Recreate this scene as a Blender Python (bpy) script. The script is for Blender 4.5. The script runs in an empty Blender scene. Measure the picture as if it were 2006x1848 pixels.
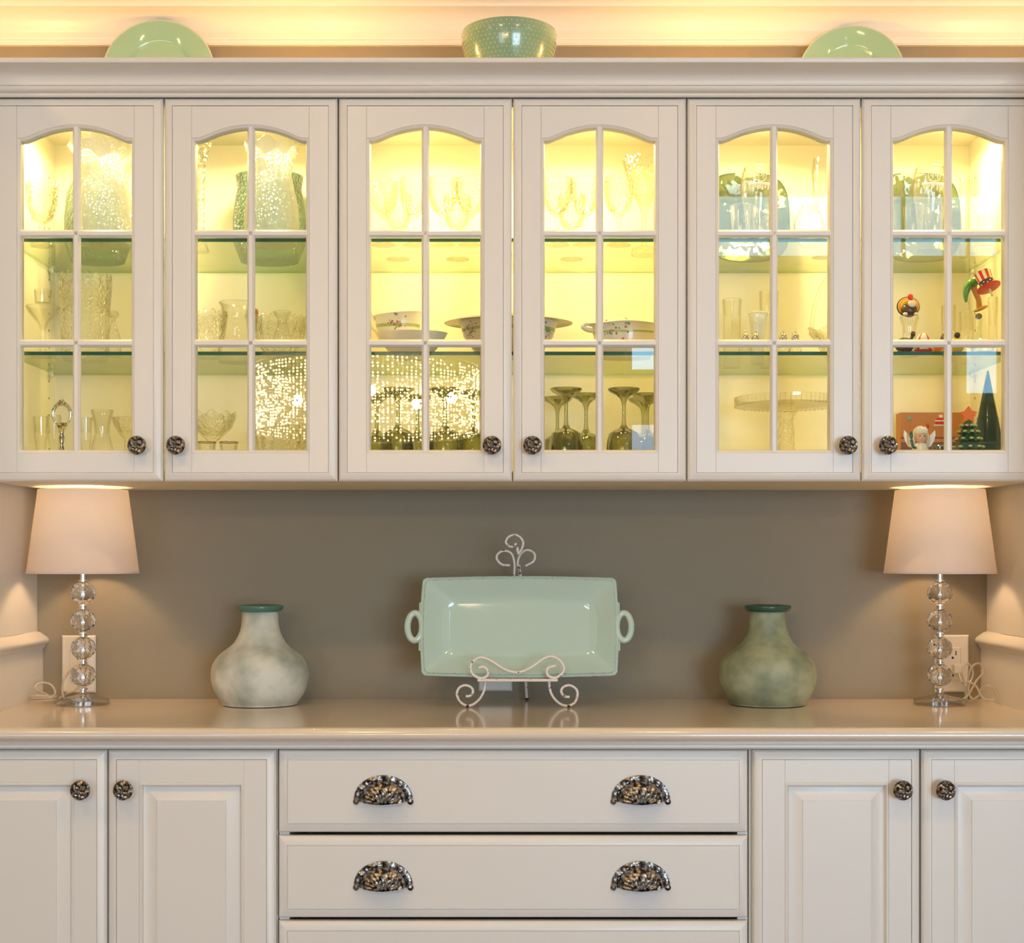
import bpy, math, random
from math import sin, cos, pi, radians, sqrt
from mathutils import Vector, Matrix
random.seed(7)
R = random.Random(11)
sc = bpy.context.scene
C = sc.collection

# ------------------------------------------------------------ camera
F = 2851.0            # focal length in pixels of the 2006 px wide frame
D0 = 2.97             # camera to back wall
CZ = 1.20
HY = 1095.0
cam_d = bpy.data.cameras.new('camera'); cam = bpy.data.objects.new('camera', cam_d); C.objects.link(cam)
cam.location = (0, -D0, CZ); cam.rotation_euler = (pi/2, 0, 0)
cam_d.sensor_width = 36.0; cam_d.lens = 36.0*F/2006.0
cam_d.shift_y = (HY-924.0)/2006.0
cam_d.clip_start = .02
sc.camera = cam

# ------------------------------------------------------------ world, lights, exposure
w = bpy.data.worlds.new('world'); sc.world = w; w.use_nodes = True
w.node_tree.nodes['Background'].inputs[0].default_value = (.55, .75, 1, 1)
w.node_tree.nodes['Background'].inputs[1].default_value = 1.0
sc.view_settings.view_transform = 'Standard'; sc.view_settings.look = 'None'
sc.view_settings.exposure = -0.05; sc.view_settings.gamma = 1.0
sc.view_settings.use_curve_mapping = False
cy = sc.cycles
cy.use_denoising = True
try: cy.denoising_input_passes = 'RGB_ALBEDO_NORMAL'
except Exception: pass
cy.max_bounces = 10; cy.diffuse_bounces = 4; cy.glossy_bounces = 4
cy.transmission_bounces = 10; cy.transparent_max_bounces = 40
cy.caustics_reflective = False; cy.caustics_refractive = False
cy.sample_clamp_indirect = 6.0

def light(name, kind, loc, watts, col, rot=(0, 0, 0), size=None, size_y=None, radius=None, spread=None):
    d = bpy.data.lights.new(name, kind); d.energy = watts; d.color = col
    if size is not None:
        d.shape = 'RECTANGLE' if size_y else 'DISK'; d.size = size
        if size_y: d.size_y = size_y
    if spread is not None: d.spread = spread
    if radius is not None: d.shadow_soft_size = radius
    o = bpy.data.objects.new(name, d); C.objects.link(o); o.location = loc; o.rotation_euler = rot
    return o

YB = -6.95
DAY = (.60, .79, 1.0); SKY = (.34, .70, 1.0)
WINDOWS = [  # x0, x1, z0, z1, watts : daylight coming through the room's windows behind the camera
    (1.05, 3.35, .35, 1.89, 180), (1.25, 3.3, 3.12, 3.50, 12), (.76, .92, 2.40, 2.56, .7),
    (2.88, 3.14, 2.25, 2.55, 1.6), (.76, .93, 1.2, 2.05, 2.2), (-3.2, -1.6, .6, 1.88, 34)]
for x0, x1, z0, z1, wt in WINDOWS:
    light('window_daylight', 'AREA', ((x0+x1)/2, YB, (z0+z1)/2), wt, SKY if z0 > 2 else DAY, (pi/2, 0, 0), x1-x0, z1-z0)
WARM = (1.0, .72, .42)
CHX, CHY, CHZ = -.60, -3.72, 1.72          # beaded chandelier in the room behind the camera
for x, y in ((-.90, -3.80), (-.56, -3.45), (-.41, -3.95), (-.25, -3.72)):
    light('chandelier_bulb', 'POINT', (x, y, 1.865), 10, WARM, radius=.022)
for x, y, wt in ((-1.3, -1.5, 5.0), (-.43, -1.5, 5.0), (.43, -1.5, 4.4), (1.3, -1.5, 3.8)):
    light('downlight_bulb', 'AREA', (x, y, 2.425), wt, (1.0, .62, .24), (0, 0, 0), .14)  # added ceiling fill lights that warm the upper doors
PUCK = (1.0, .75, .28)
PUCK_PX = [166, 508, 848, 1160, 1497, 1850]
for px in PUCK_PX:
    light('cabinet_puck_glow', 'POINT', ((px-1003)/F*2.80, -.17, 1.985), .45, PUCK, radius=.02)
    light('cabinet_puck_bulb', 'AREA', ((px-1003)/F*2.80, -.17, 2.028), 2.8, PUCK, (0, 0, 0), .05, spread=radians(165))
TOPL = (1.0, .50, .11)
for x in (-1.02, -.42, .42, 1.02):
    light('cornice_bulb', 'POINT', (x, -.27, 2.105), 2.6, TOPL, radius=.012)

# ------------------------------------------------------------ materials
def mat(name, base=(.8, .8, .8), rough=.5, metal=0, **kw):
    m = bpy.data.materials.new(name); m.use_nodes = True
    b = m.node_tree.nodes['Principled BSDF']
    b.inputs['Base Color'].default_value = (*base, 1); b.inputs['Roughness'].default_value = rough
    b.inputs['Metallic'].default_value = metal
    for k, v in kw.items():
        b.inputs[k.replace('_', ' ')].default_value = v
    return m
def noise_ramp(m, scale, stops, detail=4, bump=0, coord='Object', kind='ShaderNodeTexNoise', dist=.002, sc3=None):
    nt = m.node_tree; b = nt.nodes['Principled BSDF']
    tc = nt.nodes.new('ShaderNodeTexCoord'); t = nt.nodes.new(kind); t.inputs['Scale'].default_value = scale
    if kind == 'ShaderNodeTexNoise': t.inputs['Detail'].default_value = detail
    src = tc.outputs[coord]
    if sc3:
        mp = nt.nodes.new('ShaderNodeMapping'); mp.inputs['Scale'].default_value = sc3
        nt.links.new(src, mp.inputs[0]); src = mp.outputs[0]
    nt.links.new(src, t.inputs['Vector'])
    out = t.outputs['Distance'] if kind == 'ShaderNodeTexVoronoi' else t.outputs[0]
    if stops:
        r = nt.nodes.new('ShaderNodeValToRGB'); e = r.color_ramp.elements
        while len(e) < len(stops): e.new(.5)
        for i, (p, c) in enumerate(stops): e[i].position = p; e[i].color = (*c, 1)
        nt.links.new(out, r.inputs[0]); nt.links.new(r.outputs[0], b.inputs['Base Color'])
    if bump:
        bn = nt.nodes.new('ShaderNodeBump'); bn.inputs['Strength'].default_value = bump
        bn.inputs['Distance'].default_value = dist
        nt.links.new(out, bn.inputs['Height']); nt.links.new(bn.outputs[0], b.inputs['Normal'])
    return m
def thin_glass(name, tint=(.97, .98, .96), edge=(.55, .6, .5), refl=.07, rough=0.0, bump=0, bscale=60, power=3.0, kind='ShaderNodeTexVoronoi', milk=0, bdist=.004):
    """thin clear glass: it lets light straight through, tints it at grazing edges and mirrors by angle"""
    m = bpy.data.materials.new(name); m.use_nodes = True; nt = m.node_tree; nt.nodes.clear()
    N = nt.nodes.new; L = nt.links.new
    out = N('ShaderNodeOutputMaterial'); lw = N('ShaderNodeLayerWeight'); lw.inputs[0].default_value = .5
    pw = N('ShaderNodeMath'); pw.operation = 'POWER'; pw.inputs[1].default_value = power
    L(lw.outputs['Facing'], pw.inputs[0])
    mx = N('ShaderNodeMix'); mx.data_type = 'RGBA'
    mx.inputs[6].default_value = (*tint, 1); mx.inputs[7].default_value = (*edge, 1); L(pw.outputs[0], mx.inputs[0])
    tr = N('ShaderNodeBsdfTransparent'); L(mx.outputs[2], tr.inputs[0])
    gl = N('ShaderNodeBsdfGlossy'); gl.inputs['Roughness'].default_value = rough
    ma = N('ShaderNodeMath'); ma.operation = 'MULTIPLY_ADD'; ma.use_clamp = True
    ma.inputs[1].default_value = .75; ma.inputs[2].default_value = refl
    L(pw.outputs[0], ma.inputs[0])
    ms = N('ShaderNodeMixShader'); L(ma.outputs[0], ms.inputs[0]); L(tr.outputs[0], ms.inputs[1]); L(gl.outputs[0], ms.inputs[2])
    last = ms.outputs[0]
    if milk:
        df = N('ShaderNodeBsdfDiffuse'); df.inputs[0].default_value = (*tint, 1)
        m2 = N('ShaderNodeMixShader'); m2.inputs[0].default_value = milk
        L(last, m2.inputs[1]); L(df.outputs[0], m2.inputs[2]); last = m2.outputs[0]
    if bump:
        tc = N('ShaderNodeTexCoord'); t = N(kind); t.inputs['Scale'].default_value = bscale
        bn = N('ShaderNodeBump'); bn.inputs['Strength'].default_value = bump; bn.inputs['Distance'].default_value = bdist
        L(tc.outputs['Object'], t.inputs['Vector']); L(t.outputs[0], bn.inputs['Height'])
        L(bn.outputs[0], gl.inputs['Normal']); L(bn.outputs[0], lw.inputs['Normal'])
    L(last, out.inputs[0])
    return m
def emit(name, col, s):
    m = bpy.data.materials.new(name); m.use_nodes = True; nt = m.node_tree; nt.nodes.clear()
    e = nt.nodes.new('ShaderNodeEmission'); e.inputs[0].default_value = (*col, 1); e.inputs[1].default_value = s
    o = nt.nodes.new('ShaderNodeOutputMaterial'); nt.links.new(e.outputs[0], o.inputs[0]); return m

M = {}
M['paint'] = mat('white_paint', (.80, .772, .725), .34)
M['inside'] = mat('cabinet_interior', (.86, .82, .68), .5)
M['trim'] = mat('moulding_paint', (.82, .80, .74), .28)
M['wall'] = noise_ramp(mat('taupe_wall', (.275, .237, .168), .75), 220, None, 3, .12)
M['wallroom'] = mat('room_wall', (.42, .37, .29), .8)
M['ceil'] = mat('ceiling_paint', (.85, .83, .79), .9)
M['floor'] = noise_ramp(mat('wood_floor', (.3, .18, .09), .35), 3, [(.3, (.22, .12, .055)), (.7, (.36, .22, .11))], 6, sc3=(1, 14, 1))
M['counter'] = mat('countertop', (.74, .65, .54), .16, 0, Coat_Weight=.45, Coat_Roughness=.07)
M['dark'] = mat('dark_gap', (.03, .03, .03), .8)
M['pewter'] = noise_ramp(mat('antique_pewter', (.2, .2, .2), .30, 1.0), 190,
                         [(.0, (.62, .58, .52)), (.38, (.30, .28, .26)), (.62, (.035, .03, .03))], bump=.6, kind='ShaderNodeTexVoronoi', dist=.0015)
M['pewter'].node_tree.nodes['Voronoi Texture'].feature = 'SMOOTH_F1'
M['chrome'] = mat('chrome', (.85, .85, .85), .08, 1.0)
M['silver'] = noise_ramp(mat('tarnished_silver', (.5, .48, .42), .2, 1.0), 180, [(.35, (.12, .11, .09)), (.6, (.75, .72, .64))], bump=.4)
M['pane'] = thin_glass('window_glass', (.995, .997, .99), (.85, .9, .86), .045, power=4)
M['shelf'] = thin_glass('shelf_glass', (.962, .968, .90), (.66, .78, .58), .05, power=5)
M['shelf_edge'] = mat('shelf_glass_edge', (.004, .10, .075), .15)
M['shelf_back'] = thin_glass('shelf_rear_edge', (.72, .84, .66), (.5, .65, .5), .05, power=3)
M['glass'] = thin_glass('clear_glass', (.99, .99, .975), (.74, .69, .48), .05, power=3)
M['crystal'] = thin_glass('cut_crystal', (.985, .985, .96), (.90, .84, .62), .06, bump=1.0, bscale=150, power=2.6)
M['crystal_bright'] = thin_glass('thick_cut_crystal', (.95, .96, .95), (.8, .8, .7), .12, bump=1.0, bscale=140, power=2.0, milk=.28)
M['crystal_base'] = thin_glass('clear_lamp_base', (.93, .93, .90), (.62, .60, .52), .12, power=1.6)
M['teal_glass'] = thin_glass('seeded_teal_glass', (.34, .56, .50), (.10, .22, .20), .10, bump=1.0, bscale=150, power=1.5, milk=.12)
M['plate_glass'] = thin_glass('green_plate_glass', (.28, .34, .17), (.04, .10, .06), .08, bump=.12, bscale=60, power=1.6, milk=.12)
M['green_glass'] = thin_glass('smoky_green_glass', (.78, .79, .58), (.06, .085, .04), .06, power=1.5)
M['etch'] = mat('etched_glass', (.9, .9, .8), .6)
M['refract'] = bpy.data.materials.new('solid_crystal'); M['refract'].use_nodes = True
_b = M['refract'].node_tree.nodes['Principled BSDF']
_b.inputs['Base Color'].default_value = (1, .99, .97, 1); _b.inputs['Roughness'].default_value = 0
_b.inputs['Transmission Weight'].default_value = 1.0; _b.inputs['IOR'].default_value = 1.5
M['cord'] = thin_glass('clear_cord', (.86, .80, .68), (.5, .42, .3), .10, milk=.45, power=1.6)
M['shade'] = bpy.data.materials.new('lamp_shade_fabric'); M['shade'].use_nodes = True
_nt = M['shade'].node_tree; _nt.nodes.clear()
_o = _nt.nodes.new('ShaderNodeOutputMaterial'); _d = _nt.nodes.new('ShaderNodeBsdfDiffuse'); _t = _nt.nodes.new('ShaderNodeBsdfTranslucent')
_d.inputs[0].default_value = (.84, .80, .80, 1); _t.inputs[0].default_value = (.88, .80, .70, 1)
_m = _nt.nodes.new('ShaderNodeMixShader'); _m.inputs[0].default_value = .5
_nt.links.new(_d.outputs[0], _m.inputs[1]); _nt.links.new(_t.outputs[0], _m.inputs[2]); _nt.links.new(_m.outputs[0], _o.inputs[0])
M['aqua'] = mat('aqua_glaze', (.50, .65, .58), .10, 0, Coat_Weight=.5)
M['aqua_plate'] = mat('aqua_plate_glaze', (.27, .47, .36), .08, 0, Coat_Weight=.5)
M['rim_worn'] = noise_ramp(mat('worn_glaze_rim', (.5, .6, .5), .25), 300, [(.36, (.20, .16, .12)), (.44, (.48, .60, .53))], 3)
M['wire'] = noise_ramp(mat('distressed_white_wire', (.8, .75, .7), .4), 120, [(.33, (.10, .06, .04)), (.38, (.82, .76, .70))], 3)
M['foot_dark'] = mat('dark_cap', (.05, .03, .025), .5)
M['vase_white'] = noise_ramp(mat('frosted_scavo_glass', (.6, .7, .6), .62), 15, [(.34, (.32, .37, .31)), (.48, (.49, .52, .46)), (.60, (.65, .66, .59))], 12, .35)
M['vase_green'] = noise_ramp(mat('green_scavo_glass', (.3, .4, .3), .55), 19, [(.34, (.17, .21, .14)), (.50, (.26, .30, .19)), (.64, (.38, .41, .27))], 12, .35)
M['rim_teal'] = mat('teal_glass_lip', (.10, .26, .20), .15, 0, Transmission_Weight=.3)
M['rim_dkgreen'] = mat('dark_green_glass_lip', (.035, .11, .075), .15, 0, Transmission_Weight=.2)
M['plastic'] = mat('ivory_plastic', (.78, .73, .64), .35)
M['slot'] = mat('outlet_slot', (.02, .015, .015), .6)
M['puck'] = emit('puck_lens', (1, .88, .55), 9)
M['bulb'] = emit('lamp_bulb', (1, .75, .45), 12)
M['led'] = emit('chandelier_light', (1, .74, .38), 30)
M['bead'] = mat('chandelier_bead', (.9, .85, .7), .08, 1.0)
M['bowlglaze'] = mat('sage_bowl_glaze', (.26, .42, .27), .18, .0, Coat_Weight=.6)
M['bowldot'] = mat('cream_dot_glaze', (.80, .76, .60), .2, 0, Coat_Weight=.5)
def col(name, c, r=.2): M[name] = mat(name, c, r); return M[name]
col('china', (.80, .74, .60), .15); col('china_green', (.38, .46, .16)); col('china_pink', (.50, .12, .08)); col('china_blue', (.20, .2, .28))
col('red', (.62, .03, .02)); col('navy', (.02, .025, .05)); col('cream', (.82, .76, .62)); col('brown', (.07, .03, .015)); col('orange', (.86, .17, .004), .4); M['orange'].node_tree.nodes['Principled BSDF'].inputs['Specular IOR Level'].default_value = .2
col('leaf', (.10, .30, .05)); col('trunk', (.60, .28, .05)); col('dkgreen', (.035, .10, .04)); col('snowgreen', (.35, .42, .12)); col('cone', (.012, .05, .042), .15)
col('skin', (.75, .42, .27)); col('amber', (.35, .14, .03)); col('wood', (.48, .18, .035), .5); col('maroon', (.18, .05, .03), .4); col('yellow', (.75, .5, .06))
col('white_cer', (.82, .78, .66)); col('black', (.015, .012, .012)); col('grey', (.15, .15, .16))

# ------------------------------------------------------------ mesh helpers
def wl(o):
    v = Vector((0, 0, 0))
    while o is not None: v += Vector(o.location); o = o.parent
    return v
class MB:
    def __init__(s): s.v = []; s.f = []; s.m = []; s.mi = 0; s.T = None
    def add(s, vs, fs):
        n = len(s.v)
        if s.T: vs = [s.T @ Vector(p) for p in vs]
        s.v += [tuple(p) for p in vs]
        for f in fs: s.f.append([i+n for i in f]); s.m.append(s.mi)
        return s
    def box(s, x0, x1, y0, y1, z0, z1):
        return s.add([(x0,y0,z0),(x1,y0,z0),(x1,y1,z0),(x0,y1,z0),(x0,y0,z1),(x1,y0,z1),(x1,y1,z1),(x0,y1,z1)],
                     [(0,3,2,1),(4,5,6,7),(0,1,5,4),(1,2,6,5),(2,3,7,6),(3,0,4,7)])
    def rings(s, rings, closed=True, cap0=False, cap1=False):
        """loft between lists of points"""
        n = len(rings[0]); vs = [p for r in rings for p in r]; fs = []
        for k in range(len(rings)-1):
            for i in range(n if closed else n-1):
                j = (i+1) % n; fs.append((k*n+i, k*n+j, (k+1)*n+j, (k+1)*n+i))
        if cap0: fs.append(tuple(range(n-1, -1, -1)))
        if cap1: fs.append(tuple(range((len(rings)-1)*n, len(rings)*n)))
        return s.add(vs, fs)
    def lathe(s, prof, c=(0, 0, 0), seg=32, flute=0, amp=0, sy=1, sx=1, wave=0, wn=0):
        rs = []
        zt = max(z for r, z in prof)
        for r, z in prof:
            ring = []
            for i in range(seg):
                a = 2*pi*i/seg
                rr = r*(1+amp*cos(flute*a)) if flute else r
                zz = z + (wave*cos(wn*a)*(max(0, z/zt)**8) if wn else 0)
                ring.append((c[0]+rr*cos(a)*sx, c[1]+rr*sin(a)*sy, c[2]+zz))
            rs.append(ring)
        return s.rings(rs)
    def tube(s, pts, r, seg=8, caps=True, rfun=None):
        pts = [Vector(p) for p in pts]; n = len(pts); rs = []; up = None
        for i in range(n):
            t = (pts[min(i+1, n-1)]-pts[max(i-1, 0)]).normalized()
            if up is None:
                up = Vector((0, 0, 1)) if abs(t.z) < .9 else Vector((1, 0, 0))
                up = (up - t*up.dot(t)).normalized()
            else:
                up = (up - t*up.dot(t))
                up = up.normalized() if up.length > 1e-6 else Vector((1, 0, 0))
            b = t.cross(up); rr = rfun(i/(n-1)) if rfun else r
            rs.append([tuple(pts[i]+(up*cos(2*pi*k/seg)+b*sin(2*pi*k/seg))*rr) for k in range(seg)])
        return s.rings(rs, True, caps, caps)
    def ball(s, c, rx, ry=None, rz=None, seg=16, n=10):
        ry = ry or rx; rz = rz or rx
        rs = []
        for k in range(n+1):
            t = pi*k/n; q = max(sin(t), 1e-4)
            rs.append([(c[0]+rx*q*cos(2*pi*i/seg), c[1]+ry*q*sin(2*pi*i/seg), c[2]-rz*cos(t)) for i in range(seg)])
        return s.rings(rs)
    def prism(s, pts, y0, y1):
        """polygon in x-z extruded in y"""
        n = len(pts)
        return s.add([(x, y0, z) for x, z in pts]+[(x, y1, z) for x, z in pts],
                     [tuple(range(n)), tuple(range(2*n-1, n-1, -1))]+[(i, n+i, n+(i+1) % n, (i+1) % n) for i in range(n)])
    def xprof(s, prof, x0, x1):
        """profile of (y,z) extruded along x"""
        n = len(prof)
        return s.add([(x0, y, z) for y, z in prof]+[(x1, y, z) for y, z in prof],
                     [tuple(range(n)), tuple(range(2*n-1, n-1, -1))]+[(i, n+i, n+(i+1) % n, (i+1) % n) for i in range(n)])
    def build(s, name, mats, parent=None, world=False, smooth=38, label=None):
        me = bpy.data.meshes.new(name)
        vs = s.v
        if world and parent is not None:
            o0 = wl(parent); vs = [(x-o0.x, y-o0.y, z-o0.z) for x, y, z in vs]
        me.from_pydata(vs, [], s.f)
        if not isinstance(mats, (list, tuple)): mats = [mats]
        for m_ in mats: me.materials.append(m_)
        if len(mats) > 1: me.polygons.foreach_set('material_index', s.m)
        import bmesh
        bm = bmesh.new(); bm.from_mesh(me); bmesh.ops.remove_doubles(bm, verts=bm.verts, dist=1e-6)
        bmesh.ops.recalc_face_normals(bm, faces=bm.faces); bm.to_mesh(me); bm.free()
        if smooth:
            me.shade_smooth(); me.set_sharp_from_angle(angle=radians(smooth))
        o = bpy.data.objects.new(name, me); C.objects.link(o)
        if parent is not None: o.parent = parent
        if label: o['label'] = label
        return o
def tag(o, label, cat, group=None):
    o['label'] = label; o['category'] = cat
    if group: o['group'] = group
    return o
def thing(name, label, cat, loc, group=None, rot=(0, 0, 0)):
    o = bpy.data.objects.new(name, None); C.objects.link(o); o.location = loc; o.rotation_euler = rot
    o.empty_display_size = .02
    return tag(o, label, cat, group)
def struct(o): o['kind'] = 'structure'; return o
def kids(o): return [c for c in bpy.data.objects if c.parent is o]
def dup(root, loc, label, group=None):
    r = root.copy(); C.objects.link(r); r.location = loc; r['label'] = label
    if group: r['group'] = group
    def rec(src, dst):
        for ch in kids(src):
            if ch is dst or ch.get('_new'): continue
            c = ch.copy(); C.objects.link(c); c.parent = dst; rec(ch, c)
    snap = kids(root)
    def rec2(chs, dst):
        for ch in chs:
            sub = kids(ch); c = ch.copy(); C.objects.link(c); c.parent = dst; rec2(sub, c)
    rec2(snap, r)
    return r
def X(px, d): return (px-1003)*d/F
def Z(py, d): return CZ+(HY-py)*d/F
def Y(d): return d-D0
def cr(pts, n=6):
    """Catmull-Rom through points"""
    P = [Vector(p) for p in pts]; out = []
    for i in range(len(P)-1):
        a, b, c, d = P[max(i-1, 0)], P[i], P[i+1], P[min(i+2, len(P)-1)]
        for k in range(n):
            t = k/n
            out.append(.5*((2*b)+(c-a)*t+(2*a-5*b+4*c-d)*t*t+(3*b-a-3*c+d)*t**3))
    out.append(P[-1]); return out

# ------------------------------------------------------------ the setting
RX = 3.6
struct(MB().box(-RX, RX, 0, .12, 0, 2.44).build('wall_back', M['wall'], smooth=0))
struct(MB().box(-RX, RX, -7.1, 0, -.1, 0).build('floor', M['floor'], smooth=0))
struct(MB().box(-RX, RX, -2.6, .12, 2.44, 2.56).box(-RX, RX, -2.6, -2.55, 2.56, 4.2).box(-RX, RX, -7.1, -2.55, 4.2, 4.3).build('ceiling', M['ceil'], smooth=0))
struct(MB().box(-RX-.1, -RX, -7.1, .12, 0, 4.2).build('wall_west', M['wallroom'], smooth=0))
struct(MB().box(RX, RX+.1, -7.1, .12, 0, 4.2).build('wall_east', M['wallroom'], smooth=0))
wb = MB()
xs = sorted({-RX, RX} | {a for q in WINDOWS for a in q[:2]}); zs = sorted({0, 4.2} | {a for q in WINDOWS for a in q[2:4]})
for i in range(len(xs)-1):
    for k in range(len(zs)-1):
        cx, cz = (xs[i]+xs[i+1])/2, (zs[k]+zs[k+1])/2
        if not any(q[0] < cx < q[1] and q[2] < cz < q[3] for q in WINDOWS):
            wb.box(xs[i], xs[i+1], -7.1, -7.0, zs[k], zs[k+1])
struct(wb.build('wall_front', M['wallroom'], smooth=0))
for n, (x0, x1, z0, z1, _) in enumerate(WINDOWS):
    mb = MB()
    for a, b, c_, d_ in ((x0-.05, x0, z0-.05, z1+.05), (x1, x1+.05, z0-.05, z1+.05), (x0, x1, z0-.05, z0), (x0, x1, z1, z1+.05)):
        mb.box(a, b, -7.0, -6.92, c_, d_)
    nx = max(1, round((x1-x0)/.42)); nz = max(1, round((z1-z0)/.5))
    for i in range(1, nx): mb.box(x0+(x1-x0)*i/nx-.012, x0+(x1-x0)*i/nx+.012, -6.945, -6.92, z0, z1)
    for i in range(1, nz): mb.box(x0, x1, -6.945, -6.92, z0+(z1-z0)*i/nz-.012, z0+(z1-z0)*i/nz+.012)
    struct(mb.build('window_%d' % (n+1), M['paint'], smooth=0))
# alcove side walls and their caps
def sidewall(sx, nm):
    mb = MB()
    def b(x0, x1, *r): mb.box(min(sx*x0, sx*x1), max(sx*x0, sx*x1), *r)
    b(.969, 1.32, -.60, 0, .914, 2.083); b(.957, .969, -.60, 0, .914, 1.03)
    b(.9655, .969, -.60, -.096, 1.052, 2.02)
    struct(mb.build(nm, M['paint'], smooth=0))
    prof = [(.969, 1.052), (.962, 1.050), (.955, 1.045), (.949, 1.041), (.945, 1.036), (.9445, 1.032), (.947, 1.028), (.951, 1.026), (.953, 1.021), (.957, 1.016), (.969, 1.016)]
    m2 = MB(); n = len(prof)
    m2.add([(sx*x, 0, z) for x, z in prof]+[(sx*x, -.60, z) for x, z in prof],
           [tuple(range(n)), tuple(range(2*n-1, n-1, -1))]+[(i, n+i, n+(i+1) % n, (i+1) % n) for i in range(n)])
    struct(m2.build('trim_1' if sx < 0 else 'trim_2', M['paint'], smooth=50))
sidewall(-1, 'wall_left'); sidewall(1, 'wall_right')
rc = [(0, 2.245), (-.010, 2.245), (-.013, 2.249), (-.013, 2.254), (-.009, 2.257), (-.012, 2.262), (-.018, 2.268), (-.020, 2.273),
      (-.024, 2.284), (-.031, 2.294), (-.043, 2.303), (-.056, 2.307), (-.056, 2.313), (-.064, 2.318), (-.067, 2.330), (-.082, 2.362),
      (-.108, 2.392), (-.128, 2.404), (-.128, 2.440), (0, 2.440)]
struct(MB().xprof(rc, -RX, RX).build('trim_3', M['trim'], smooth=30))

# ------------------------------------------------------------ knob and cup pull
def knob_mesh():
    mb = MB(); seg = 48
    prof = [(.004, 0), (.0075, -.001), (.0075, -.004), (.0045, -.007), (.0045, -.014), (.012, -.017), (.0158, -.0185), (.0168, -.021),
            (.0166, -.0235), (.0150, -.0258), (.0128, -.0272), (.0105, -.0283), (.0082, -.0290), (.0060, -.0295), (.0038, -.0298), (.0018, -.03), (.0001, -.0302)]
    rs = []
    for k, (r, y) in enumerate(prof):
        ring = []
        for i in range(seg):
            a = 2*pi*i/seg; dy = 0
            if k > 8:
                dy = .0011*cos(6*a+k*1.1)*min(1, r/.006) + .0008*cos(9*a-k*1.9)*min(1, r/.008)
            ring.append((r*cos(a), y+dy, r*sin(a)))
        rs.append(ring)
    return mb.rings(rs)
KN = knob_mesh()
kn_me = None
def knob(parent, wx, wy, wz):
    global kn_me
    if kn_me is None:
        o = KN.build('knob', M['pewter'], None, smooth=30); kn_me = o.data
    else:
        o = bpy.data.objects.new('knob', kn_me); C.objects.link(o)
    o.parent = parent; o.location = Vector((wx, wy, wz))-wl(parent); o['label'] = 'round antique pewter knob with a flower relief'
    return o
def pull_mesh():
    mb = MB(); na, ns = 44, 16; a_, b_ = .050, .041
    rs = []
    for k in range(ns+1):
        s = 1-k/ns*.999; ring = []
        for i in range(na+1):
            ph = pi*i/na
            if s > .80: y = -.003-.0016*sin(pi*(1-s)/.2); dz = 0
            else:
                q = sqrt(max(0, 1-(s/.80)**2)); y = -.004-.021*q**.8; dz = -.006*q
            rel = .0014*sin(10*ph+22*s)*sin(17*s*3.1) + .0009*sin(23*ph-9*s)
            if k == 0: rel = 0
            x = a_*s*cos(ph); z = b_*s*sin(ph)
            if s > .80: z -= .004*(abs(cos(ph))**8)
            ring.append((x, y-rel, z+dz*(1 if s < .8 else 0)))
        rs.append(ring)
    mb.rings(rs, closed=False)
    for sx in (-1, 1):
        mb.ball((sx*.0462, -.003, -.004), .0052, .003, .0055, 10, 6)
    mb.prism([(a_*1.0*cos(pi*i/24), b_*sin(pi*i/24)) for i in range(25)], -.0028, 0)
    return mb
pl_me = None
def pull(parent, wx, wy, wz):
    global pl_me
    if pl_me is None:
        o = pull_mesh().build('cup_pull', M['pewter'], None, smooth=50); pl_me = o.data
    else:
        o = bpy.data.objects.new('cup_pull', pl_me); C.objects.link(o)
    o.parent = parent; o.location = Vector((wx, wy, wz))-wl(parent); o['label'] = 'half-round antique pewter cup pull with scroll relief'
    return o

# ------------------------------------------------------------ upper cabinets
UY = -.35; UZ0, UZ1 = 1.3400, 2.0318; DW, DH = .3118, UZ1-UZ0
OX0, OX1, OZ0 = .057, .2548, .057
def arch(x):
    h = (OX1-OX0)/2; t = abs(x-(OX0+h))/h; ze, zc = DH-.0795, DH-.0555
    f = 1-1.22*t*t if t < .75 else .314*max(0, (.95-t)/.20)**1.17
    return ze+(zc-ze)*f
def contour(off):
    """opening outline grown by off, from bottom-left going right, up and over the arch"""
    pts = [(OX0-off, OZ0-off), (OX1+off, OZ0-off)]
    n = 28
    for i in range(n+1):
        u = OX1+off-(OX1-OX0+2*off)*i/n
        pts.append((u, arch(min(max(u, OX0), OX1))+off))
    return pts
def rect_ring(x0, x1, z0, z1, y): return [(x0, y, z0), (x1, y, z0), (x1, y, z1), (x0, y, z1)]
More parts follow.
